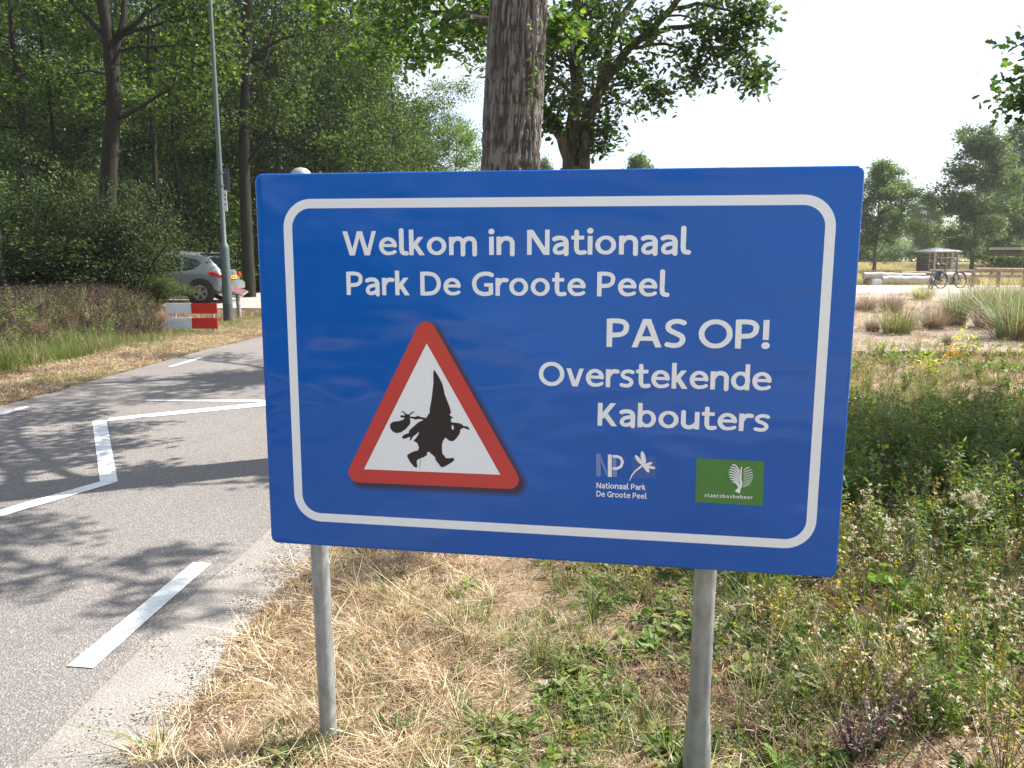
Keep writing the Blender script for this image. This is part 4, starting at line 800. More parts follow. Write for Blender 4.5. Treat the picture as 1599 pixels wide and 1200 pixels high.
def side_pt(s_,z,off=.006):
    g=lambda a: float(np.interp(s_,ss,a)); zl_,zr_,wb_,wr_,wl_=g(zl),g(zr),g(wb),g(wr),g(wl)
    if z>zl_:
        q=(z-zl_)/(zr_-zl_+1e-6); w_=wb_-.02+(wr_+.03-(wb_-.02))*min(q/.9,1)
        w_=np.interp(q,[0,.03,.55,.9],[wb_-.005,wb_-.02,wb_+(wr_-wb_)*.5,wr_+.03])
    else: w_=wl_+.012
    return Vector((cx0-s_,cy0+.9-w_-off,cz0+z))
def side_panel(poly,name,mat,par,off=.006,n=10):
    """panel following the flank, given by (s,zlo,zhi) stations"""
    V=[];F=[]
    for s_,a,b_ in poly:
        for k in range(n+1): V.append(tuple(side_pt(s_,a+(b_-a)*k/n,off)))
    for i in range(len(poly)-1):
        for k in range(n): q=i*(n+1)+k; F.append((q,q+1,q+n+2,q+n+1))
    mb=MB(); mb.add(V,F); return mb.build(name,mat,par,True)
side_panel([(.72,1.24,1.26),(.80,1.16,1.33),(.95,1.06,1.39),(1.15,1.02,1.43),(1.28,1.01,1.45)],'quarter_window',M['glass'],car)
side_panel([(1.34,1.005,1.455),(1.7,.995,1.485),(2.05,.99,1.48)],'rear_side_window',M['glass'],car)
side_panel([(2.13,.99,1.47),(2.5,.985,1.42),(2.75,.98,1.33),(3.0,.98,1.12),(3.1,.98,1.0)],'front_side_window',M['glass'],car)
side_panel([(1.31,.30,.98),(1.322,.30,.98)],'door_gap',M['blackplastic'],car,.004); side_panel([(2.08,.32,.98),(2.092,.32,.98)],'door_gap',M['blackplastic'],car,.004)
# rear window, tail lights, plate, bumper
def rear_pt(y,z,off=.008):
    i=np.searchsorted(zr[:30],z); s_=float(np.interp(z,zr[:28],ss[:28])) if z>.80 else 0.
    return Vector((cx0-s_+off,cy0+.9+y,cz0+z))
V=[];F=[]
for k in range(9):
    z=1.04+(1.44-1.04)*k/8; hw=.60-.06*k/8
    for j in range(5): V.append(tuple(rear_pt(-hw+2*hw*j/4,z,.03)))
for k in range(8):
    for j in range(4): q=k*5+j; F.append((q,q+1,q+6,q+5))
mb=MB(); mb.add(V,F); mb.build('rear_window',M['glass'],car,True)
mb=MB(); mb.box((cx0-.62,cy0+.9,cz0+1.555),(.34,1.16,.035),mat=Matrix.Rotation(R(-6),3,'Y')); mb.build('roof_spoiler',M['silver'],car,bevel=.01)
side_panel([(.07,.80,.93),(.16,.80,.98),(.34,.88,.995),(.46,.95,1.0)],'tail_light',M['taillight'],car,.012)
for sgn_ in (-1,1): mb=MB(); mb.box((cx0-.02,cy0+.9+sgn_*.66,cz0+.88),(.10,.26,.15)); mb.build('tail_light',M['taillight'],car,bevel=.03)
mb=MB(); mb.box((cx0+.045,cy0+.9,cz0+.52),(.16,1.66,.30)); mb.build('bumper',M['silver'],car,bevel=.05)
mb=MB(); mb.box((cx0+.02,cy0+.9,cz0+.31),(.20,1.7,.18)); mb.build('lower_bumper',M['blackplastic'],car,bevel=.04)
mb=MB(); mb.box((cx0+.02,cy0+.93,cz0+.80),(.03,.54,.13)); pl_=mb.build('number_plate',M['plateyellow'],car,bevel=.004)
mb=MB(); mb.box((cx0+.02,cy0+.93,cz0+.80),(.02,.60,.17)); mb.build('plate_holder',M['blackplastic'],car,bevel=.004)
for k in range(5): mb=MB(); mb.box((cx0+.037,cy0+.75+k*.09,cz0+.80),(.003,.045 if k%2 else .03,.06)); mb.build('plate_mark',M['platedark'],pl_)
side_panel([(.22,.27,.42),(.5,.27,.42)],'lower_sill',M['blackplastic'],car,.01); side_panel([(1.25,.27,.40),(2.0,.27,.38),(3.0,.27,.38)],'lower_sill',M['blackplastic'],car,.01)
side_panel([(1.42,.80,.83),(1.62,.80,.83)],'door_handle',M['silver'],car,.03,2)
def wheel(s_,side):
    y=cy0+.9+side*.80; c=(cx0-s_,y,cz0+.335); n=28
    # arch liner
    mb=MB(); 
    if side<0: mb.lathe((c[0],cy0+.9-.905,c[2]+.01),[(.30,-.002),(.395,-.004),(.44,-.010),(.445,.0),(.44,.03),(.30,.03),(.30,-.002)],n,'y'); mb.build('wheel_arch',M['blackplastic'],car,True)
    mb=MB(); 
    if side<0: mb.lathe((c[0],cy0+.9-.914,c[2]+.01),[(.001,0),(.395,0)],n,'y'); mb.build('wheel_well',M['blackplastic'],car)
    o_=-.135 if side<0 else 0
    mb=MB(); mb.lathe((c[0],y+o_,c[2]),[(.22,-.02),(.30,-.03),(.33,0),(.335,.05),(.335,.16),(.30,.2),(.22,.2)],n,'y'); wh=mb.build('tyre',M['rubber'],car,True)
    if side<0:
        mb=MB(); mb.lathe((c[0],y+o_,c[2]),[(.205,-.028),(.23,-.03),(.235,-.01),(.215,.0),(.20,.03)],n,'y')
        for k in range(5):
            a=k*2*math.pi/5+.3
            for q in (-.10,.10):
                d_=Vector((math.cos(a+q),0,math.sin(a+q))); p_=Vector((c[0],y+o_-.012,c[2])); s2=Vector((-math.sin(a+q),0,math.cos(a+q)))
                mb.prism([p_+d_*.03+s2*.018,p_+d_*.215+s2*.026,p_+d_*.215-s2*.026,p_+d_*.03-s2*.018],(0,.02,0))
        mb.lathe((c[0],y+o_,c[2]),[(.001,-.03),(.05,-.028),(.055,0)],16,'y'); mb.build('rim',M['alloy'],wh)
wheel(.72,-1); wheel(3.42,-1); wheel(.72,1); wheel(3.42,1)
# ================================================================ far right: shelter, logs, rails, bicycles, hedge
M['wood']=plain('weathered_wood',(.28,.21,.15),.85,0,.35,7,.4); M['woodpale']=plain('grey_weathered_wood',(.42,.38,.33),.85,0,.25,7,.4); M['woodred']=plain('reddish_wood',(.30,.16,.09),.8,0,.25,8,.3); M['roofgrey']=plain('grey_roof',(.50,.49,.46),.7,0,.15,6,.2)
M['wooddark']=plain('dark_wood',(.10,.075,.055),.85,0,.3,7,.4)
YS=50.; sx0=xd(1448,YS); sx1=xd(1493,YS); szt=atd(1458,387,YS).z; sz_=lambda py: atd(1458,py,YS).z
shd=thing('wooden_shelter','small wooden shelter with an open top half and a shallow grey roof','shelter',((sx0+sx1)/2,YS,0)); W_=sx1-sx0; ez=sz_(393)
def bx(name,c,s_,mat,par,rz=0): mb=MB(); mb.box(c,s_,rz); return mb.build(name,mat,par)
for fx in (0.03,.20,.42,.62,.80,.98): bx('post',(sx0+W_*fx,YS+(.0 if fx>.1 else .05),ez/2-.02),(.13 if fx in (.2,.8) else .09,.12,ez),M['woodpale'] if fx in (.2,.8) else M['wood'],shd)
for fx in (.03,.5,.98): bx('post',(sx0+W_*fx,YS+1.4,ez/2-.02),(.1,.1,ez),M['wood'],shd)
nb=8
for k in range(nb): bx('wall_board',(sx0-.02,YS+.72,.1+k*(ez-.25)/nb+.08),(.04,1.4,(ez-.25)/nb-.025),M['wooddark'],shd)
for k in range(nb): bx('wall_board',(sx0+W_*.10,YS+.02,.1+k*(ez-.25)/nb+.08),(W_*.16,.03,(ez-.25)/nb-.025),M['wooddark'],shd)
for k in range(5): bx('back_board',(sx0+W_*.5,YS+1.36,.12+k*.25),(W_*.94,.03,.23),M['woodred'],shd)
for k in range(6): bx('front_board',(sx0+W_*(.25+k*.097),YS+.06,.60),(W_*.09,.03,1.15),M['woodred'],shd)
bx('counter_shelf',(sx0+W_*.60,YS-.02,1.22),(W_*.80,.25,.05),M['woodpale'],shd); bx('counter_shelf',(sx0+W_*.90,YS-.10,1.22),(W_*.24,.25,.06),M['roofgrey'],shd)
bx('eave_beam',(sx0+W_*.5,YS-.02,ez-.03),(W_*1.04,.1,.1),M['woodred'],shd)
mb=MB(); e=.17; A_=[(sx0-e,YS-e,ez+.02),(sx1+e,YS-e,ez+.02),(sx1+e,YS+1.6,ez+.02),(sx0-e,YS+1.6,ez+.02)]; Bv=[(sx0+W_*.4,YS+.6,szt),(sx1-W_*.4,YS+.6,szt)]
lo=[(x,y,z-.07) for x,y,z in A_]; mb.add(A_+Bv+lo,[(0,1,5,4),(1,2,5),(2,3,4,5),(3,0,4),(6,7,1,0),(7,8,2,1),(8,9,3,2),(9,6,0,3),(9,8,7,6)]); mb.build('roof',M['roofgrey'],shd)
# logs lying as a barrier beyond the path
def log(px0,px1,Y,z,r0,r1,label,mat='woodpale'):
    a=Vector((xd(px0,Y),Y,z)); b_=Vector((xd(px1,Y),Y+.2,z*.95)); g_=np.random.default_rng(int(px0)); n_=14
    pts=[a+(b_-a)*k/n_+Vector((0,g_.normal(0,.01),g_.normal(0,.012))) for k in range(n_+1)]; mb=MB(); mb.tube(pts,[r0+(r1-r0)*k/n_+g_.normal(0,.008) for k in range(n_+1)],14)
    t=thing('log',label,'log',tuple((a+b_)/2*1.0-Vector((0,0,z))),'logs laid along the gravel path'); mb.build('trunk_log',M[mat],t,True)
    if z>.35:
        for f in (.08,.5,.92): p=a+(b_-a)*f; mb=MB(); mb.tube([(p.x,p.y-.25,z-r0-.12),(p.x,p.y+.25,z-r0-.12)],.14,10); mb.build('bearer_log',M['wood'],t,True)
log(1347,1446,38.5,.46,.17,.14,'long pale log at the left, its end close to the sign edge'); log(1375,1462,37.5,.30,.20,.18,'thick log in front of the long pale one, left of the bicycles'); log(1406,1500,39.5,.55,.10,.09,'thinner log passing behind the bicycles','wood'); log(1455,1530,37.8,.48,.16,.14,'log in the middle just right of the bicycles')
def rail(px0,px1,Y,z,label):
    t=thing('rail_fence',label,'fence',(xd((px0+px1)/2,Y),Y,0)); x0,x1=xd(px0,Y),xd(px1,Y)
    for zz_ in (z,z-.28): mb=MB(); mb.tube([(x0,Y,zz_),((x0+x1)/2,Y,zz_-.015),(x1,Y,zz_)],.065,10); mb.build('rail',M['wood'],t,True)
    n_=max(2,int((x1-x0)/1.1))
    for k in range(n_+1): x=x0+(x1-x0)*k/n_; mb=MB(); mb.tube([(x,Y+.1,-.1),(x,Y+.1,z-.02)],.085,10); mb.build('post',M['wood'],t,True)
rail(1520,1680,34.5,.86,'low wooden rail fence behind the tall tussocks at the right edge'); rail(1450,1680,41.5,.62,'far wooden rail fence below the hedge')
# white marker stone
mb=MB(); sp_=Vector((xd(1369,36.9),36.9,.0)); mb.add([(sp_.x+dx*s_,sp_.y+dy*s_,z) for z,s_ in ((.0,1),(.28,.9),(.36,.6)) for dx,dy in ((-.2,-.12),(.2,-.12),(.2,.12),(-.2,.12))],[(0,1,5,4),(1,2,6,5),(2,3,7,6),(3,0,4,7),(4,5,9,8),(5,6,10,9),(6,7,11,10),(7,4,8,11),(8,9,10,11)])
o=mb.build('marker_stone',M['labelwhite']); tagd(o,'small whitish block in front of the logs near the sign edge','stone')
# bicycles
M['bikedark']=plain('dark_bike_paint',(.03,.032,.036),.35,.4); M['bikegrey']=plain('silver_bike_parts',(.20,.205,.21),.3,.7); M['saddle']=plain('black_saddle',(.02,.02,.02),.5)
def bicycle(x,y,z0,rz,lean,label,light):
    t=thing('bicycle',label,'bicycle',(x,y,z0),'bicycles parked behind the tussocks'); t.rotation_euler=(lean,0,rz)
    mat=M['bikegrey'] if light else M['bikedark']
    def part(name,fn,m_,par=None): mb=MB(); fn(mb); return mb.build(name,m_,par or t,True,True)
    for wx in (-.53,.53):
        def tyre(mb): 
            P=[(wx+.34*math.cos(a),0,.34+.34*math.sin(a)) for a in np.linspace(0,2*math.pi,29)]; mb.tube(P,.022,6,False)
        w_=part('tyre',tyre,M['rubber'])
        def rim(mb):
            mb.tube([(wx+.315*math.cos(a),0,.34+.315*math.sin(a)) for a in np.linspace(0,2*math.pi,25)],.010,5,False)
            for k in range(14): a=k*math.pi/7; mb.tube([(wx,0,.34),(wx+.31*math.cos(a),0,.34+.31*math.sin(a))],.0022,3,False)
            mb.tube([(wx,-.04,.34),(wx,.04,.34)],.025,8)
        part('rim',rim,M['bikegrey'],w_)
        def mud(mb): mb.tube([(wx+.375*math.cos(a),0,.34+.375*math.sin(a)) for a in np.linspace(.3,2.8,14)],.022,5)
        part('mudguard',mud,M['bikedark'])
    bb=(-.08,0,.30); seat=(-.26,0,.78); head=(.36,0,.86); hd2=(.40,0,.66)
    def frame(mb):
        for a,b_,r in ((bb,seat,.018),(bb,hd2,.024),(seat,head,.018),(bb,(-.53,.05,.34),.012),(bb,(-.53,-.05,.34),.012),((-.22,0,.70),(-.53,.05,.34),.010),((-.22,0,.70),(-.53,-.05,.34),.010),((.34,0,.92),hd2,.022),(hd2,(.53,.05,.34),.014),(hd2,(.53,-.05,.34),.014)): mb.tube([a,b_],r,8)
    part('frame',frame,mat)
    part('saddle',lambda mb:(mb.tube([(-.26,0,.78),(-.29,0,.96)],.013,8),mb.tube([(-.42,0,.98),(-.34,0,1.0),(-.22,0,.985),(-.12,0,.97)],[.06,.085,.05,.02],10)),M['saddle'])
    part('handlebar',lambda mb:(mb.tube([(.35,0,.90),(.32,0,1.08)],.014,8),mb.tube([(.12,-.29,1.10),(.24,-.27,1.13),(.34,-.12,1.10),(.34,.12,1.10),(.24,.27,1.13),(.12,.29,1.10)],.013,8)),M['bikegrey'])
    part('grip',lambda mb:(mb.tube([(.10,-.29,1.095),(.20,-.28,1.12)],.019,8),mb.tube([(.10,.29,1.095),(.20,.28,1.12)],.019,8)),M['saddle'])
    part('crank',lambda mb:(mb.lathe((-.08,-.04,.30),[(.02,0),(.09,0),(.095,.01),(.02,.012)],16,'y'),mb.tube([(-.08,-.06,.30),(.02,-.08,.16)],.011,6),mb.tube([(-.08,.06,.30),(-.18,.08,.44)],.011,6),mb.box((.02,-.12,.155),(.09,.08,.02)),mb.box((-.18,.12,.445),(.09,.08,.02))),M['bikegrey'])
    part('luggage_rack',lambda mb:[mb.tube([(-.34,q,.74),(-.82,q,.74)],.007,5) for q in (-.06,0,.06)]+[mb.tube([(-.78,q,.74),(-.53,q,.36)],.007,5) for q in (-.06,.06)],M['bikedark'])
    if light: part('saddlebag',lambda mb:mb.box((-.58,-.13,.55),(.34,.13,.30)),M['bikedark'])
    part('lamp',lambda mb:mb.lathe((.44,0,.84),[(.001,-.03),(.035,-.03),(.03,.03),(.001,.03)],10,'y'),M['bikegrey'])
bicycle(xd(1452,33.2),33.2,.085,R(68),R(9),'left bicycle seen nearly end on with its silver handlebar before the shelter',True)
bicycle(xd(1484,33.6),33.6,.085,R(18),R(-10),'right bicycle seen from the side with a black saddle',False)
# hedge
hx0=xd(1536,50); hr=np.random.default_rng(91); P=[]
for _ in range(15000):
    f=hr.integers(0,3); x=hr.uniform(hx0,hx0+9); y=hr.uniform(50,51.4); z=hr.uniform(0,1.22)
    if f==0: y=50+hr.normal(0,.05)
    elif f==1: z=1.22+hr.normal(0,.04)
    P.append((x,y,z))
V,F=leaves(np.array(P),.11,hr,DIAMOND,.5); hg=link('clipped_hedge',mesh_np('clipped_hedge',V,F,M['woodleaf'])); tagd(hg,'clipped dark green hedge with a sunlit top at the right','hedge')
# little building behind the hedge
M['brickbrown']=plain('brown_cladding',(.16,.09,.06),.8,0,.2,9); kx=xd(1590,56); kt=atd(1590,388,56).z
kb=thing('kiosk','corner of a brown building with a pale roof edge behind the hedge','building',(kx+2,57,0))
bx('wall',(kx+2.2,57.5,kt/2-.1),(4.2,3,kt-.2),M['brickbrown'],kb); bx('roof',(kx+2.2,57.5,kt-.02),(4.9,3.7,.18),M['roofgrey'],kb); wq=bx('window',(kx+.9,55.98,kt-.75),(1.0,.06,.5),M['glass'],kb); bx('window_frame',(kx+.9,55.96,kt-.46),(1.1,.05,.06),M['labelwhite'],wq)
# ================================================================ LOW VEGETATION
rng=np.random.default_rng(500)
def bl(mat,n,h,wd,spread,lean,curl=.6,base=.04,seed=1,seg=3):
    V,F=blades(n,np.random.default_rng(seed),h,wd,spread,lean,curl,base,seg); return mesh_np('tuft',V,F,M[mat])
def litter(mat,n,l,seed,rad=.12,wd=.003):
    r=np.random.default_rng(seed); P=np.stack([r.uniform(-rad,rad,n),r.uniform(-rad,rad,n),r.uniform(.001,.02,n)],1); D=r.normal(size=(n,3)); D[:,2]*=.15
    D/=np.linalg.norm(D,axis=1)[:,None]; s=np.cross(D,[0,0,1.]); s/=np.linalg.norm(s,axis=1)[:,None]+1e-9; L_=l*r.uniform(.4,1.2,n)[:,None]
    mid=P+D*L_*.5+np.array([0,0,1])*r.uniform(-.01,.02,n)[:,None]; w_=wd*r.uniform(.5,1.3,n)[:,None]/2
    V=np.stack([P-s*w_,P+s*w_,mid+s*w_,mid-s*w_,P+D*L_],1); F=[]
    for i in range(n): F+= [(i*5,i*5+1,i*5+2,i*5+3),(i*5+3,i*5+2,i*5+4)]
    return mesh_np('litter',V.reshape(-1,3),F,M[mat])
def plant(seed,h,nst,nl,leaf,mat,shape=LANCE,flower=None,fs=.012,stem='weedyellow',spread=.3,fn=3,up=.3,bare=.1):
    r=np.random.default_rng(seed); parts=[]; mb=MB(); LP=[];LD=[];FPt=[]
    for j in range(nst):
        a=r.uniform(0,6.28); s=spread*r.uniform(.2,1); H=h*r.uniform(.6,1.1); d=Vector((math.cos(a)*s,math.sin(a)*s,0))
        k=[Vector((0,0,0))+d*.12*h,Vector((0,0,H*.35))+d*.35*h,Vector((0,0,H*.7))+d*.8*h,Vector((0,0,H))+d*1.2*h]
        mb.tube(k,[.0022,.002,.0016,.001],4,cap=False)
        for q in range(nl):
            f=bare+(1-bare)*(q+r.uniform(0,1))/nl*.98; i=min(int(f*3),2); p=k[i]+(k[i+1]-k[i])*(f*3-i); b_=r.uniform(0,6.28)
            LP.append(tuple(p)); LD.append((math.cos(b_),math.sin(b_),r.uniform(.1,.8)))
        for q in range(fn): FPt.append(tuple(k[3]+Vector(r.normal(0,.018,3))))
    parts.append((np.vstack(mb.V),mb.F,0)); V,F=leaves(np.array(LP),leaf,r,shape,up,.2,np.array(LD)); parts.append((V,F,1)); mats=[M[stem],M[mat]]
    if flower:
        P=np.repeat(np.array(FPt),6,0)+r.normal(size=(len(FPt)*6,3))*fs*.25; V,F=leaves(P,fs,r,OVAL,.5); parts.append((V,F,2)); mats.append(M[flower])
    V,F,mi=cat2(parts); return mesh_np('plant',V,F,mats,False,mi)
def rosette(seed,n,l,mat,shape=OVAL,el=.45):
    r=np.random.default_rng(seed); a=r.uniform(0,6.28,n); D=np.stack([np.cos(a),np.sin(a),r.uniform(.1,el*2,n)],1); P=np.stack([np.cos(a)*.008,np.sin(a)*.008,r.uniform(.0,.03,n)],1)
    V,F=leaves(P,l,r,shape,1.6,.25,D); return mesh_np('rosette',V,F,M[mat])
PR={}
PR['straw']=[bl('straw',70,.04,.0024,1,1.0,.9,.06,s) for s in (1,2,3)]+[bl('straw',30,.06,.0022,1,.8,.9,.05,4)]
PR['lit']=[litter('straw',70,.042,s,.11,.0026) for s in (5,6)]+[litter('straw',16,.09,7,.12,.0022)]+[litter('brownstraw',60,.05,8,.11,.003)]
PR['brown']=[bl('brownstraw',50,.045,.003,1,1.1,.9,.05,s) for s in (9,10)]+[litter('brownstraw',60,.045,11,.11,.003)]
PR['grass']=[bl('grass',26,.12,.004,1,.6,.8,.04,s) for s in (12,13)]+[bl('grasspale',26,.13,.0035,1,.6,.8,.04,14)]
PR['low']=[rosette(15,12,.05,'weed',LANCE,.6),rosette(16,14,.038,'weed'),rosette(17,16,.045,'weedyellow',LANCE,.5),rosette(18,12,.035,'brightleaf')]
PR['weed']=[plant(21,.34,6,34,.027,'weed'),plant(22,.30,7,30,.025,'weedyellow'),plant(23,.38,6,30,.027,'weedyellow'),plant(24,.28,6,22,.03,'weed',OVAL),plant(25,.32,5,22,.03,'weedgrey'),plant(20,.3,5,22,.032,'brightleaf')]
PR['tall']=[plant(26,.55,6,34,.045,'weed',spread=.22),plant(27,.5,6,34,.042,'weed',OVAL,spread=.25),plant(28,.6,5,30,.05,'weed',spread=.2),plant(29,.5,5,30,.04,'weedgrey',spread=.2)]
PR['yfl']=[plant(31,.26,4,14,.028,'weedyellow',flower='yellowflower',fs=.011,fn=1),plant(32,.3,3,12,.028,'weed',flower='yellowflower',fs=.012,fn=1)]
PR['wfl']=[plant(33,.32,3,14,.03,'weedgrey',flower='whitefluff',fs=.011,fn=2),plant(34,.38,3,12,.03,'weed',flower='whitefluff',fs=.012,fn=3)]
PR['deadstem']=[plant(35,.36,4,8,.02,'brownstraw',stem='brownstraw',flower='brownstraw',fs=.012,fn=3),plant(36,.28,5,8,.02,'brownstraw',stem='straw',flower='straw',fs=.01,fn=4)]
PR['longgrass']=[bl('grasspale',34,.38,.0045,1,.28,.8,.06,41),bl('grass',34,.32,.005,1,.3,.8,.06,42),bl('grass',30,.26,.005,1,.35,.9,.06,43)]
PR['deadgrass']=[bl('straw',34,.34,.004,1,.3,.9,.06,44),bl('brownstraw',34,.3,.004,1,.45,.9,.07,45)]
PR['bracken']=[plant(46,.55,7,26,.05,'shadedscrub',stem='brownstraw',spread=.45),bl('shadedscrub',60,.4,.006,1,.7,1.0,.15,47),litter('brownstraw',40,.35,48,.3,.009),plant(49,.6,6,22,.06,'shadedscrub',stem='shadedscrub',spread=.5),plant(50,.5,5,22,.06,'weed',stem='shadedscrub',spread=.4)]
gn=np.random.default_rng(8)
def nz2(x,y,s,sd=0): return vnoise(np.random.default_rng(90+sd),(64,64),(x+40)*s,(y+40)*s)
def fill(n,dens,x0,x1,y0,y1):
    """points where dens(x,y)>u, inside the wedge the camera (or a step aside) can see"""
    x=rng.uniform(x0,x1,n); y=rng.uniform(y0,y1,n); d=dens(x,y); k=(rng.uniform(0,1,n)<d)&(np.abs(x)<.72*y+1.2); x=x[k]; y=y[k]
    return np.stack([x,y,hv(x,y)],1)
edge=lambda x,y: sm((x-(np.interp(y,[-8,2.4,2.95,3.4,3.9,4.3,5,30],[-.70,-1.15,-1.19,-1.17,-1.12,-1.02,-.86,1.34])+.22*(nz2(x,y,2.3)-.5)+.14*(nz2(x,y,8,33)-.5)-.02))/.10)
wst=lambda x,y: np.clip(1-sm((x+.32+.25*(y-3)+.5*(nz2(x,y,1.9,30)-.5))/.5),0,1)*(y<7)      # straw dominated near left
green=lambda x,y: nz2(x,y,2.0,3)
def sc_(nm,lab,pk,P,s=(.8,1.2),t=.12,cat='grass',S=None): return scatter(nm,lab,PR[pk],P,rng,s,t,cat,S)
sc_('dry_grass','short straw coloured grass of the verge under the sign','straw',fill(26000,lambda x,y:edge(x,y)*(.09+.91*wst(x,y))*(.3+.65*sm((nz2(x,y,3.1,1)-.25)/.3)),-1.6,4.5,1.5,8),(.6,1.35),.2)
sc_('straw_litter','bleached stalks lying on the verge','lit',fill(9000,lambda x,y:edge(x,y)*(.24+.3*wst(x,y))*(.4+.6*nz2(x,y,4,31)),-1.4,5,1.5,9),(.7,1.3),.08)
pebb=[]
for s_ in (1,2):
    g_=np.random.default_rng(700+s_); V,F=leaves(np.stack([g_.uniform(-.06,.06,26),g_.uniform(-.06,.06,26),g_.uniform(.001,.006,26)],1),.012,g_,OVAL,2.,.3); pebb.append(mesh_np('grit',V,F,M['pebble']))
PR['grit']=pebb
P_=fill(4500,lambda x,y:(x>xr(y)+.01)*(x<sh(y)+.15)*(.25+.75*sm((x-xr(y)-.12)/.2)),-1.7,1.2,1.8,10); P_[:,2]=.019
sc_('shoulder_grit','loose grit and bits of dead leaf on the pale shoulder','grit',P_,(.5,1.2),.05,'grit')
sc_('brown_grass','withered brown grass between the posts','brown',fill(9000,lambda x,y:edge(x,y)*sm((nz2(x,y,2.6,2)-.38)/.2)*(.35+.65*sm((x+.2)/.8)),-1.4,7,1.5,9),(.7,1.3),.2)
sc_('green_grass','green blades coming up through the dry verge','grass',fill(12000,lambda x,y:edge(x,y)*sm((nz2(x,y,2.7,6)-.40)/.2)*(.14+.6*sm((x+.4)/.5)),-1.4,9,1.5,11),(.6,1.2),.2)
sc_('clover','low green leaves on the verge between the posts','low',fill(16000,lambda x,y:edge(x,y)*sm((nz2(x,y,3.0,5)-.42)/.14)*sm((x+.45)/.4),-1.2,5,1.5,7),(.6,1.25),.2,'weeds')
rw=lambda x,y: sm((x-.75+.42*(y-2.6))/.55)           # the rough, weedy part on the right
tallz=lambda x,y: np.exp(-(((x-3.2)/1.5)**2+((y-5.2)/1.15)**2))
sc_('wild_weeds','rough green and yellow weeds right of the sign','weed',fill(9000,lambda x,y:rw(x,y)*(.08+.5*green(x,y))*(.55+.45*sm((y-3.2)/1.))*(1-.8*sm((y-7.5)/2)),-1,10,1.8,13),(.55,1.05),.15,'weeds')
sc_('tall_weeds','tall dark green weeds in the shade right of the sign','tall',fill(3600,lambda x,y:np.clip(tallz(x,y)*1.0,0,1),1,7,2.6,9),(.6,1.0),.15,'weeds')
sc_('yellow_flowers','small yellow flowers among the weeds','yfl',fill(2400,lambda x,y:rw(x,y)*.4*sm((nz2(x,y,1.3,21)-.5)/.2)*(y<7),-1,6,1.8,7),(.6,1.1),.15,'flowers')
sc_('white_flowers','faded white seed heads among the weeds','wfl',fill(2600,lambda x,y:sm((x-.7+.3*(y-2.6))/.5)*.22*sm((nz2(x,y,1.6,22)-.5)/.2)*(y<6),0,6,1.8,6),(.6,1.1),.15,'flowers')
sc_('dead_stems','brown dried flower stems in the verge','deadstem',fill(5600,lambda x,y:rw(x,y)*(1-.85*sm((y-6.3)/1.5))*(.25+.5*nz2(x,y,1.7,20)),-1,8,1.8,12),(.5,1.1),.2,'weeds')
sc_('rough_grass','pale rough grass among the weeds','longgrass',fill(5200,lambda x,y:rw(x,y)*(.2+.35*nz2(x,y,1.5,7))*(1-.6*sm((y-8)/2)),-1,11,1.8,14),(.45,.9),.2)
sc_('sparse_grass','thin dry grass beyond the weeds','deadgrass',fill(5200,lambda x,y:sm((y-7)/1.5)*(.2+.35*nz2(x,y,1.1,9))*(1-sm((y-13)/1.5)),1.5,12,6.5,15),(.25,.6),.3)
sc_('far_low_weeds','scattered low green plants before the mulch','low',fill(5200,lambda x,y:sm((y-7)/1.5)*sm((nz2(x,y,1.1,10)-.45)/.2)*(1-sm((y-12.5)/1.5)),1.5,12,6.5,15),(1.,2.4),.3,'weeds')
sc_('mulch_litter','dead stalks and chips lying on the mulch','lit',np.array([(x,y,.075) for x,y in zip(rng.uniform(5,17,2600),rng.uniform(12,26,2600)) if x<.72*y]),(1.,2.2),.1,'litter')
sc_('mulch_grass','thin dry grass on the mulch between the tussocks','deadgrass',np.array([(x,y,.075) for x,y in zip(rng.uniform(5,17,1500),rng.uniform(12.5,29,1500)) if x<.72*y and vnoise(np.random.default_rng(5),(32,32),np.array([x]),np.array([y]))[0]>.5]),(.3,.9),.3)
# left side: straw strip by the road, green grass, brown bank
lx_=lambda y: np.interp(y,[5,8.3,10,12.9,14.8,19,24],[-5.75,-5.42,-5.32,-5.15,-4.85,-4.3,-4.2])
dl=lambda x,y: lx_(y)-x       # distance left of the road edge
sc_('roadside_straw','yellow cut grass along the far side of the road','lit',fill(9000,lambda x,y:sm((dl(x,y)-.02)/.08)*(1-sm((dl(x,y)-1.7)/.5)),-9,-4,7,24),(.8,1.5),.1)
sc_('roadside_short_grass','short yellow green grass along the far side of the road','straw',fill(8000,lambda x,y:sm((dl(x,y)-.02)/.1)*(1-sm((dl(x,y)-1.6)/.5))*.8,-9,-4,7,24),(.4,.8),.1)
sc_('roadside_green','green tufts by the far edge of the road','grass',fill(5500,lambda x,y:sm((dl(x,y)-.0)/.1)*(1-sm((dl(x,y)-2.2)/.5))*sm((nz2(x,y,1.2,12)-.42)/.2),-9,-4,7,24),(.4,.85),.15)
lg=fill(8500,lambda x,y:sm((dl(x,y)-1.25)/.4)*(1-sm((dl(x,y)-1.9)/.5))*(1-sm((y-20)/2)),-12,-5,7,24)
sc_('tall_verge_grass','tall green grass along the foot of the bank','longgrass',lg,(.75,1.25),.12,'grass',np.interp(lg[:,1],[8,12,14.5,17],[1.15,.9,.5,.35]))
sc_('bank_scrub','withered brown undergrowth covering the bank','bracken',fill(9500,lambda x,y:sm((dl(x,y)-1.7)/.5)*(1-sm((y-20)/2))*sm((-x/y-.435)/.03),-18,-6,7,22),(.4,.85),.25,'undergrowth')
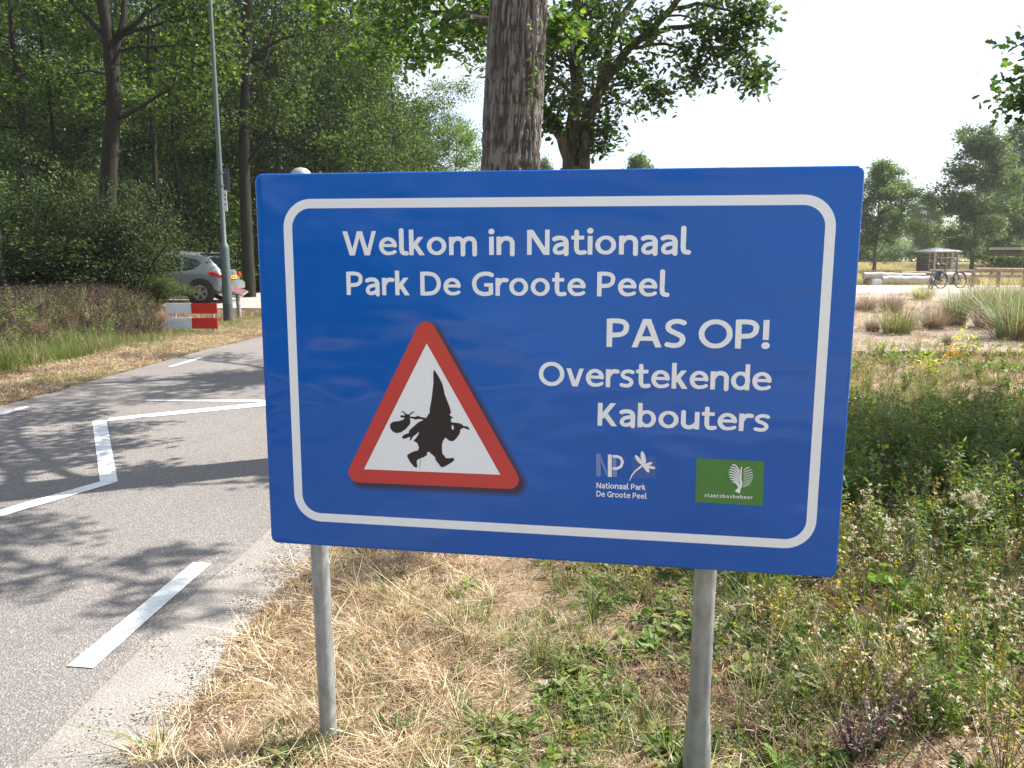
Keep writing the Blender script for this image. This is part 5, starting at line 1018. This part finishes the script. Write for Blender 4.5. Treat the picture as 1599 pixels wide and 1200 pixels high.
sc_('bank_dead_grass','dead grass standing on the bank','deadgrass',fill(3500,lambda x,y:sm((dl(x,y)-1.9)/.6)*.5*(1-sm((dl(x,y)-5)/2))*(1-sm((y-21)/2))*sm((-x/y-.43)/.04),-16,-6,7,23),(.6,1.2),.2)
sc_('apron_grass','dry grass by the foot of the lamp post','deadgrass',fill(2200,lambda x,y:sm((dl(x,y)-.2)/.4)*(1-sm((y-21.6)/.6))*sm((y-15)/2),-12,-4,14,23),(.18,.4),.2)
mw=[];
for _ in range(16000):
    y=rng.uniform(38,95); x=rng.uniform(.1,.72)*y; mw.append((x,y,-.03))
PRm=[bl('straw',26,.5,.02,1,.25,.8,.35,61),bl('grasspale',26,.45,.02,1,.3,.8,.35,62),bl('straw',24,.4,.02,1,.35,.8,.4,63)]
scatter('meadow_grass','tall bleached grass of the meadow behind the shelter',PRm,mw,rng,(.6,1.1),.1,'grass')
# ---- ornamental grasses and heather on the mulch: each one a thing
OG={'green':bl('weedgreenish',420,1.0,.010,1,.30,.75,.22,71) if 'weedgreenish' in M else bl('grasspale',420,1.0,.009,1,.30,.75,.22,71),
    'bright':bl('grass',420,1.0,.010,1,.26,.7,.2,72),
    'grey':None,'heather':None}
r=np.random.default_rng(73)
V1,F1=blades(380,r,1.0,.009,1,.28,.7,.25); V2,F2=blades(160,r,.7,.01,1,.7,.8,.3)
v,f,mi=cat2([(V1,F1,0),(V2,F2,1)]); OG['grey']=mesh_np('grey_grass',v,f,[M['weedgrey'],M['brownstraw']],False,mi)
hp=plant(74,.8,60,18,.07,'heather',stem='brownstraw',spread=.75,shape=OVAL); OG['heather']=hp
V1,F1=blades(90,r,1.25,.006,1,.22,.6,.2); OG['plume']=mesh_np('plumes',V1,F1,M['straw'])
V1,F1=blades(520,r,1.0,.012,1,.55,.5,.3); V2,F2=blades(200,r,.75,.012,1,.9,.5,.35); v,f,mi=cat2([(V1,F1,0),(V2,F2,1)]); OG['heather']=mesh_np('heather',v,f,[M['heather'],M['brownstraw']],False,mi)
def orn(px,pb,pt,wpx,kind,label,plume=False):
    Y=at(px,pb).y; p=at(px,pb); z=.075; p=Vector((p.x*(CAM_H-z)/CAM_H,p.y*(CAM_H-z)/CAM_H,z)); H=atd(px,pt,p.y).z-z; wd=wpx/FPX*p.y
    nm='ornamental_grass' if kind!='heather' else 'heather_bush'
    t=thing(nm,label,'grass' if kind!='heather' else 'heather',tuple(p),'planted clumps on the mulch bed'); t.rotation_euler=(0,0,(px*.37)%6.28)
    bw=.95 if kind!='heather' else 1.25
    o=bpy.data.objects.new('blades',OG[kind]); COL.objects.link(o); o.parent=t; o.scale=(wd/bw,wd/bw,H*(1.0 if kind!='heather' else 1.15))
    if plume: o=bpy.data.objects.new('seed_stalks',OG['plume']); COL.objects.link(o); o.parent=t; o.scale=(wd/bw,wd/bw,H)
orn(1400,522,466,84,'green','grey-green tussock in front, nearest to the sign edge')
orn(1457,514,474,52,'heather','mauve heather between the first two green tussocks')
orn(1492,508,448,62,'bright','bright green tussock right of the mauve heather')
orn(1440,468,442,50,'green','small tussock at the near side of the gravel path',True)
orn(1548,512,446,84,'grey','grey-green tussock right of the bright green one',True)
orn(1588,530,438,110,'grey','largest grey-brown tussock at the right edge',True)
orn(1625,520,436,110,'grey','tussock cut off by the right edge behind the largest',True)
orn(1520,486,436,60,'green','tall thin tussock with straw stalks before the bicycles',True)
orn(1350,486,462,50,'heather','mauve heather touching the right edge of the sign')
orn(1362,518,494,34,'heather','low brown heather before the first tussock')
orn(1390,488,458,46,'heather','faint mauve heather behind the first tussock')
orn(1562,482,440,70,'bright','green tussock below the log rail',True)
orn(1600,480,438,60,'green','far tussock at the right edge below the log rail',True)
orn(1478,540,520,20,'heather','tiny heather on bare mulch')
# ---- single plants worth naming
def single(name,label,me,loc,sc=1,rz=0,cat='plant'):
    t=link(name,me); t.location=loc; t.scale=(sc,)*3; t.rotation_euler=(0,0,rz); tagd(t,label,cat); return t
def gpt(px,py): p=at(px,py); p.z=float(hv(p.x,p.y)); return p
# tall fleabane with clustered white heads
r=np.random.default_rng(81); fb=thing('fleabane_plant','tall thin weed with a cluster of fluffy white heads right of the sign','plant',tuple(gpt(1452,975)))
b0=gpt(1452,975); Yb=b0.y; top=atd(1525,790,Yb); mb=MB(); st=[b0,atd(1478,930,Yb),atd(1500,860,Yb),atd(1514,815,Yb),top]
mb.tube(st,[.004,.0035,.003,.0025,.002],6); heads=[]
for x,y in [(1512,775),(1519,772),(1526,768),(1522,782),(1530,786),(1537,778),(1516,786),(1527,792),(1523,812),(1487,775),(1506,777)]:
    h=atd(x,y,Yb+r.uniform(-.03,.03)); heads.append(h); j=st[3] if y<800 else st[2]; mb.tube([j,(j+h)/2+Vector((0,0,-.01)),h],.0012,4)
h=atd(1523,866,Yb); heads.append(h); mb.tube([st[2],h],.0012,4); mb.build('stem',M['weedyellow'],fb)
for h in heads:
    P=np.array([tuple(h)]*60)+r.normal(size=(60,3))*.0056; V,F=leaves(P,.013,r,LANCE,.2); link('flower_head',mesh_np('flower_head',V,F,M['whitefluff']),fb)
LP=[];LD=[]
for k in range(34):
    f=r.uniform(0,1)*3; i=int(f); p=st[i]+(st[i+1]-st[i])*(f-i); LP.append(tuple(p)); a=r.uniform(0,6.28); LD.append((math.cos(a),math.sin(a),.5))
V,F=leaves(np.array(LP),.065,r,LANCE,.3,.3,np.array(LD)); link('leaves',mesh_np('leaves',V,F,M['weed']),fb)
# sapling with broad bright green leaves
TOOTH=np.array([(0,0),(.08,.22),(.3,.40),(.42,.34),(.62,.34),(.70,.24),(1,0),(.70,-.24),(.62,-.34),(.42,-.34),(.3,-.40),(.08,-.22)])
def leafy(name,label,stems,n,size,mat,shape,seed,sig=.02):
    r=np.random.default_rng(seed); Yb=gpt(*stems[0][0]).y; t=thing(name,label,'plant',tuple(gpt(*stems[0][0]))); mb=MB(); P=[]
    for s in stems:
        q=[gpt(*s[0])]+[atd(x,y,Yb) for x,y in s[1:]]; mb.tube(q,[.0035]+[.0025]*(len(q)-1),5)
        for k in range(n):
            f=r.uniform(.25,1)*(len(q)-1)*.999; i=int(f); P.append(tuple(q[i]+(q[i+1]-q[i])*(f-i)+Vector(r.normal(0,sig,3))))
    mb.build('stem',M['weedyellow'],t); V,F=leaves(np.array(P),size,r,shape,.35,.2)
    o=link('leaves',mesh_np('leaves',V,F,M[mat]),t); return t
leafy('sapling','young sapling with broad bright green leaves at the lower right corner of the sign',[[(1392,985),(1385,930),(1378,880)],[(1392,985),(1398,940),(1405,910)]],9,.068,'brightleaf',TOOTH,82,.03)
leafy('sapling','bright yellow green sapling behind the weeds',[[(1452,592),(1444,575),(1436,560)],[(1455,592),(1455,572),(1462,555)],[(1450,592),(1450,575),(1450,565)]],26,.10,'gold',LANCE,83,.06)
leafy('sapling','small sapling with red and yellow leaves below the tussocks',[[(1482,572),(1484,552),(1480,535)],[(1486,572),(1490,556),(1494,548)]],20,.09,'autumnleaf',LANCE,84,.05)
leafy('sapling','green shoot just behind the red and yellow sapling',[[(1500,560),(1504,538),(1502,515)],[(1500,560),(1510,540),(1516,522)]],26,.10,'gold',LANCE,85,.06)
leafy('thistle','silvery leaved thistle at the right edge among the weeds',[[(1548,1000),(1552,950),(1546,905)],[(1556,1000),(1566,950),(1572,915)]],20,.075,'weedgrey',LANCE,86,.02)
leafy('mugwort','weed with one pale silvery leaf beside the broad leaved sapling',[[(1432,1010),(1420,985),(1405,962)]],8,.08,'whitefluff',OAK,87,.008)
leafy('bindweed','small light green leaves against the right edge of the sign',[[(1345,760),(1342,720),(1340,680)]],9,.075,'brightleaf',TOOTH,88,.03)
leafy('plant_with_orange_leaf','weed with a withered orange leaf low on the right',[[(1386,1040),(1384,1010),(1380,985)]],3,.035,'autumnleaf',OVAL,89,.02)
leafy('mullein','whitish weed stalk standing on the left bank',[[(176,515),(174,498),(173,482)],[(170,515),(168,500),(166,490)]],24,.10,'whitefluff',LANCE,90,.07)
leafy('mullein','tall reddish seed stalk beside the whitish weed on the bank',[[(196,515),(198,490),(200,465)],[(197,515),(197,500),(196,485)]],24,.09,'weedgrey',LANCE,91,.06)
# heather patch low in the picture
for (px,py,h_,lab) in [(1372,1165,.16,'purple heather patch at the bottom right'),(1345,1050,.12,'small purple heather below the sign corner'),(1405,1120,.16,'upper purple heather next to the bottom right patch'),(1330,1180,.14,'left purple heather at the bottom edge')]:
    me=plant(int(px),h_*1.2,34,16,.012,'heather',stem='heather',spread=.55,shape=OVAL); single('heather_bush',lab,me,tuple(gpt(px,py)),1.0,px,'heather')
for (px,py,l,lab) in [(725,1105,.075,'green rosette on the dry verge between the posts'),(612,1150,.09,'green rosette near the foot of the left post'),(440,1190,.10,'grass-like green tuft at the foot of the left post'),(1042,1165,.05,'bright yellow green seedling left of the right post'),(715,1060,.06,'small green rosette above the larger one'),(860,1080,.06,'bunch of green leaves in the middle of the verge'),(500,1188,.06,'few green blades at the foot of the left post, right side')]:
    me=rosette(int(px*3),26,l,'brightleaf' if px in(1042,) else 'weed',LANCE if px!=1042 else OVAL,.7); single('leaf_rosette',lab,me,tuple(gpt(px,py)),1.0,px,'weed')

# ================================================================ AIR
mb=MB(); mb.box((30,100,8.5),(389,329,20)); m=bpy.data.materials.new('haze'); m.use_nodes=True; t=m.node_tree; t.nodes.clear(); oo=t.nodes.new('ShaderNodeOutputMaterial'); pv=t.nodes.new('ShaderNodeVolumePrincipled')
pv.inputs['Color'].default_value=(.93,.96,1,1); pv.inputs['Density'].default_value=.00045; pv.inputs['Anisotropy'].default_value=.3; t.links.new(pv.outputs[0],oo.inputs['Volume'])
hz=mb.build('haze',m); hz['kind']='stuff'; tagd(hz,'thin summer haze over the whole place','haze')
SC.cycles.volume_bounces=0; SC.cycles.volume_max_steps=64
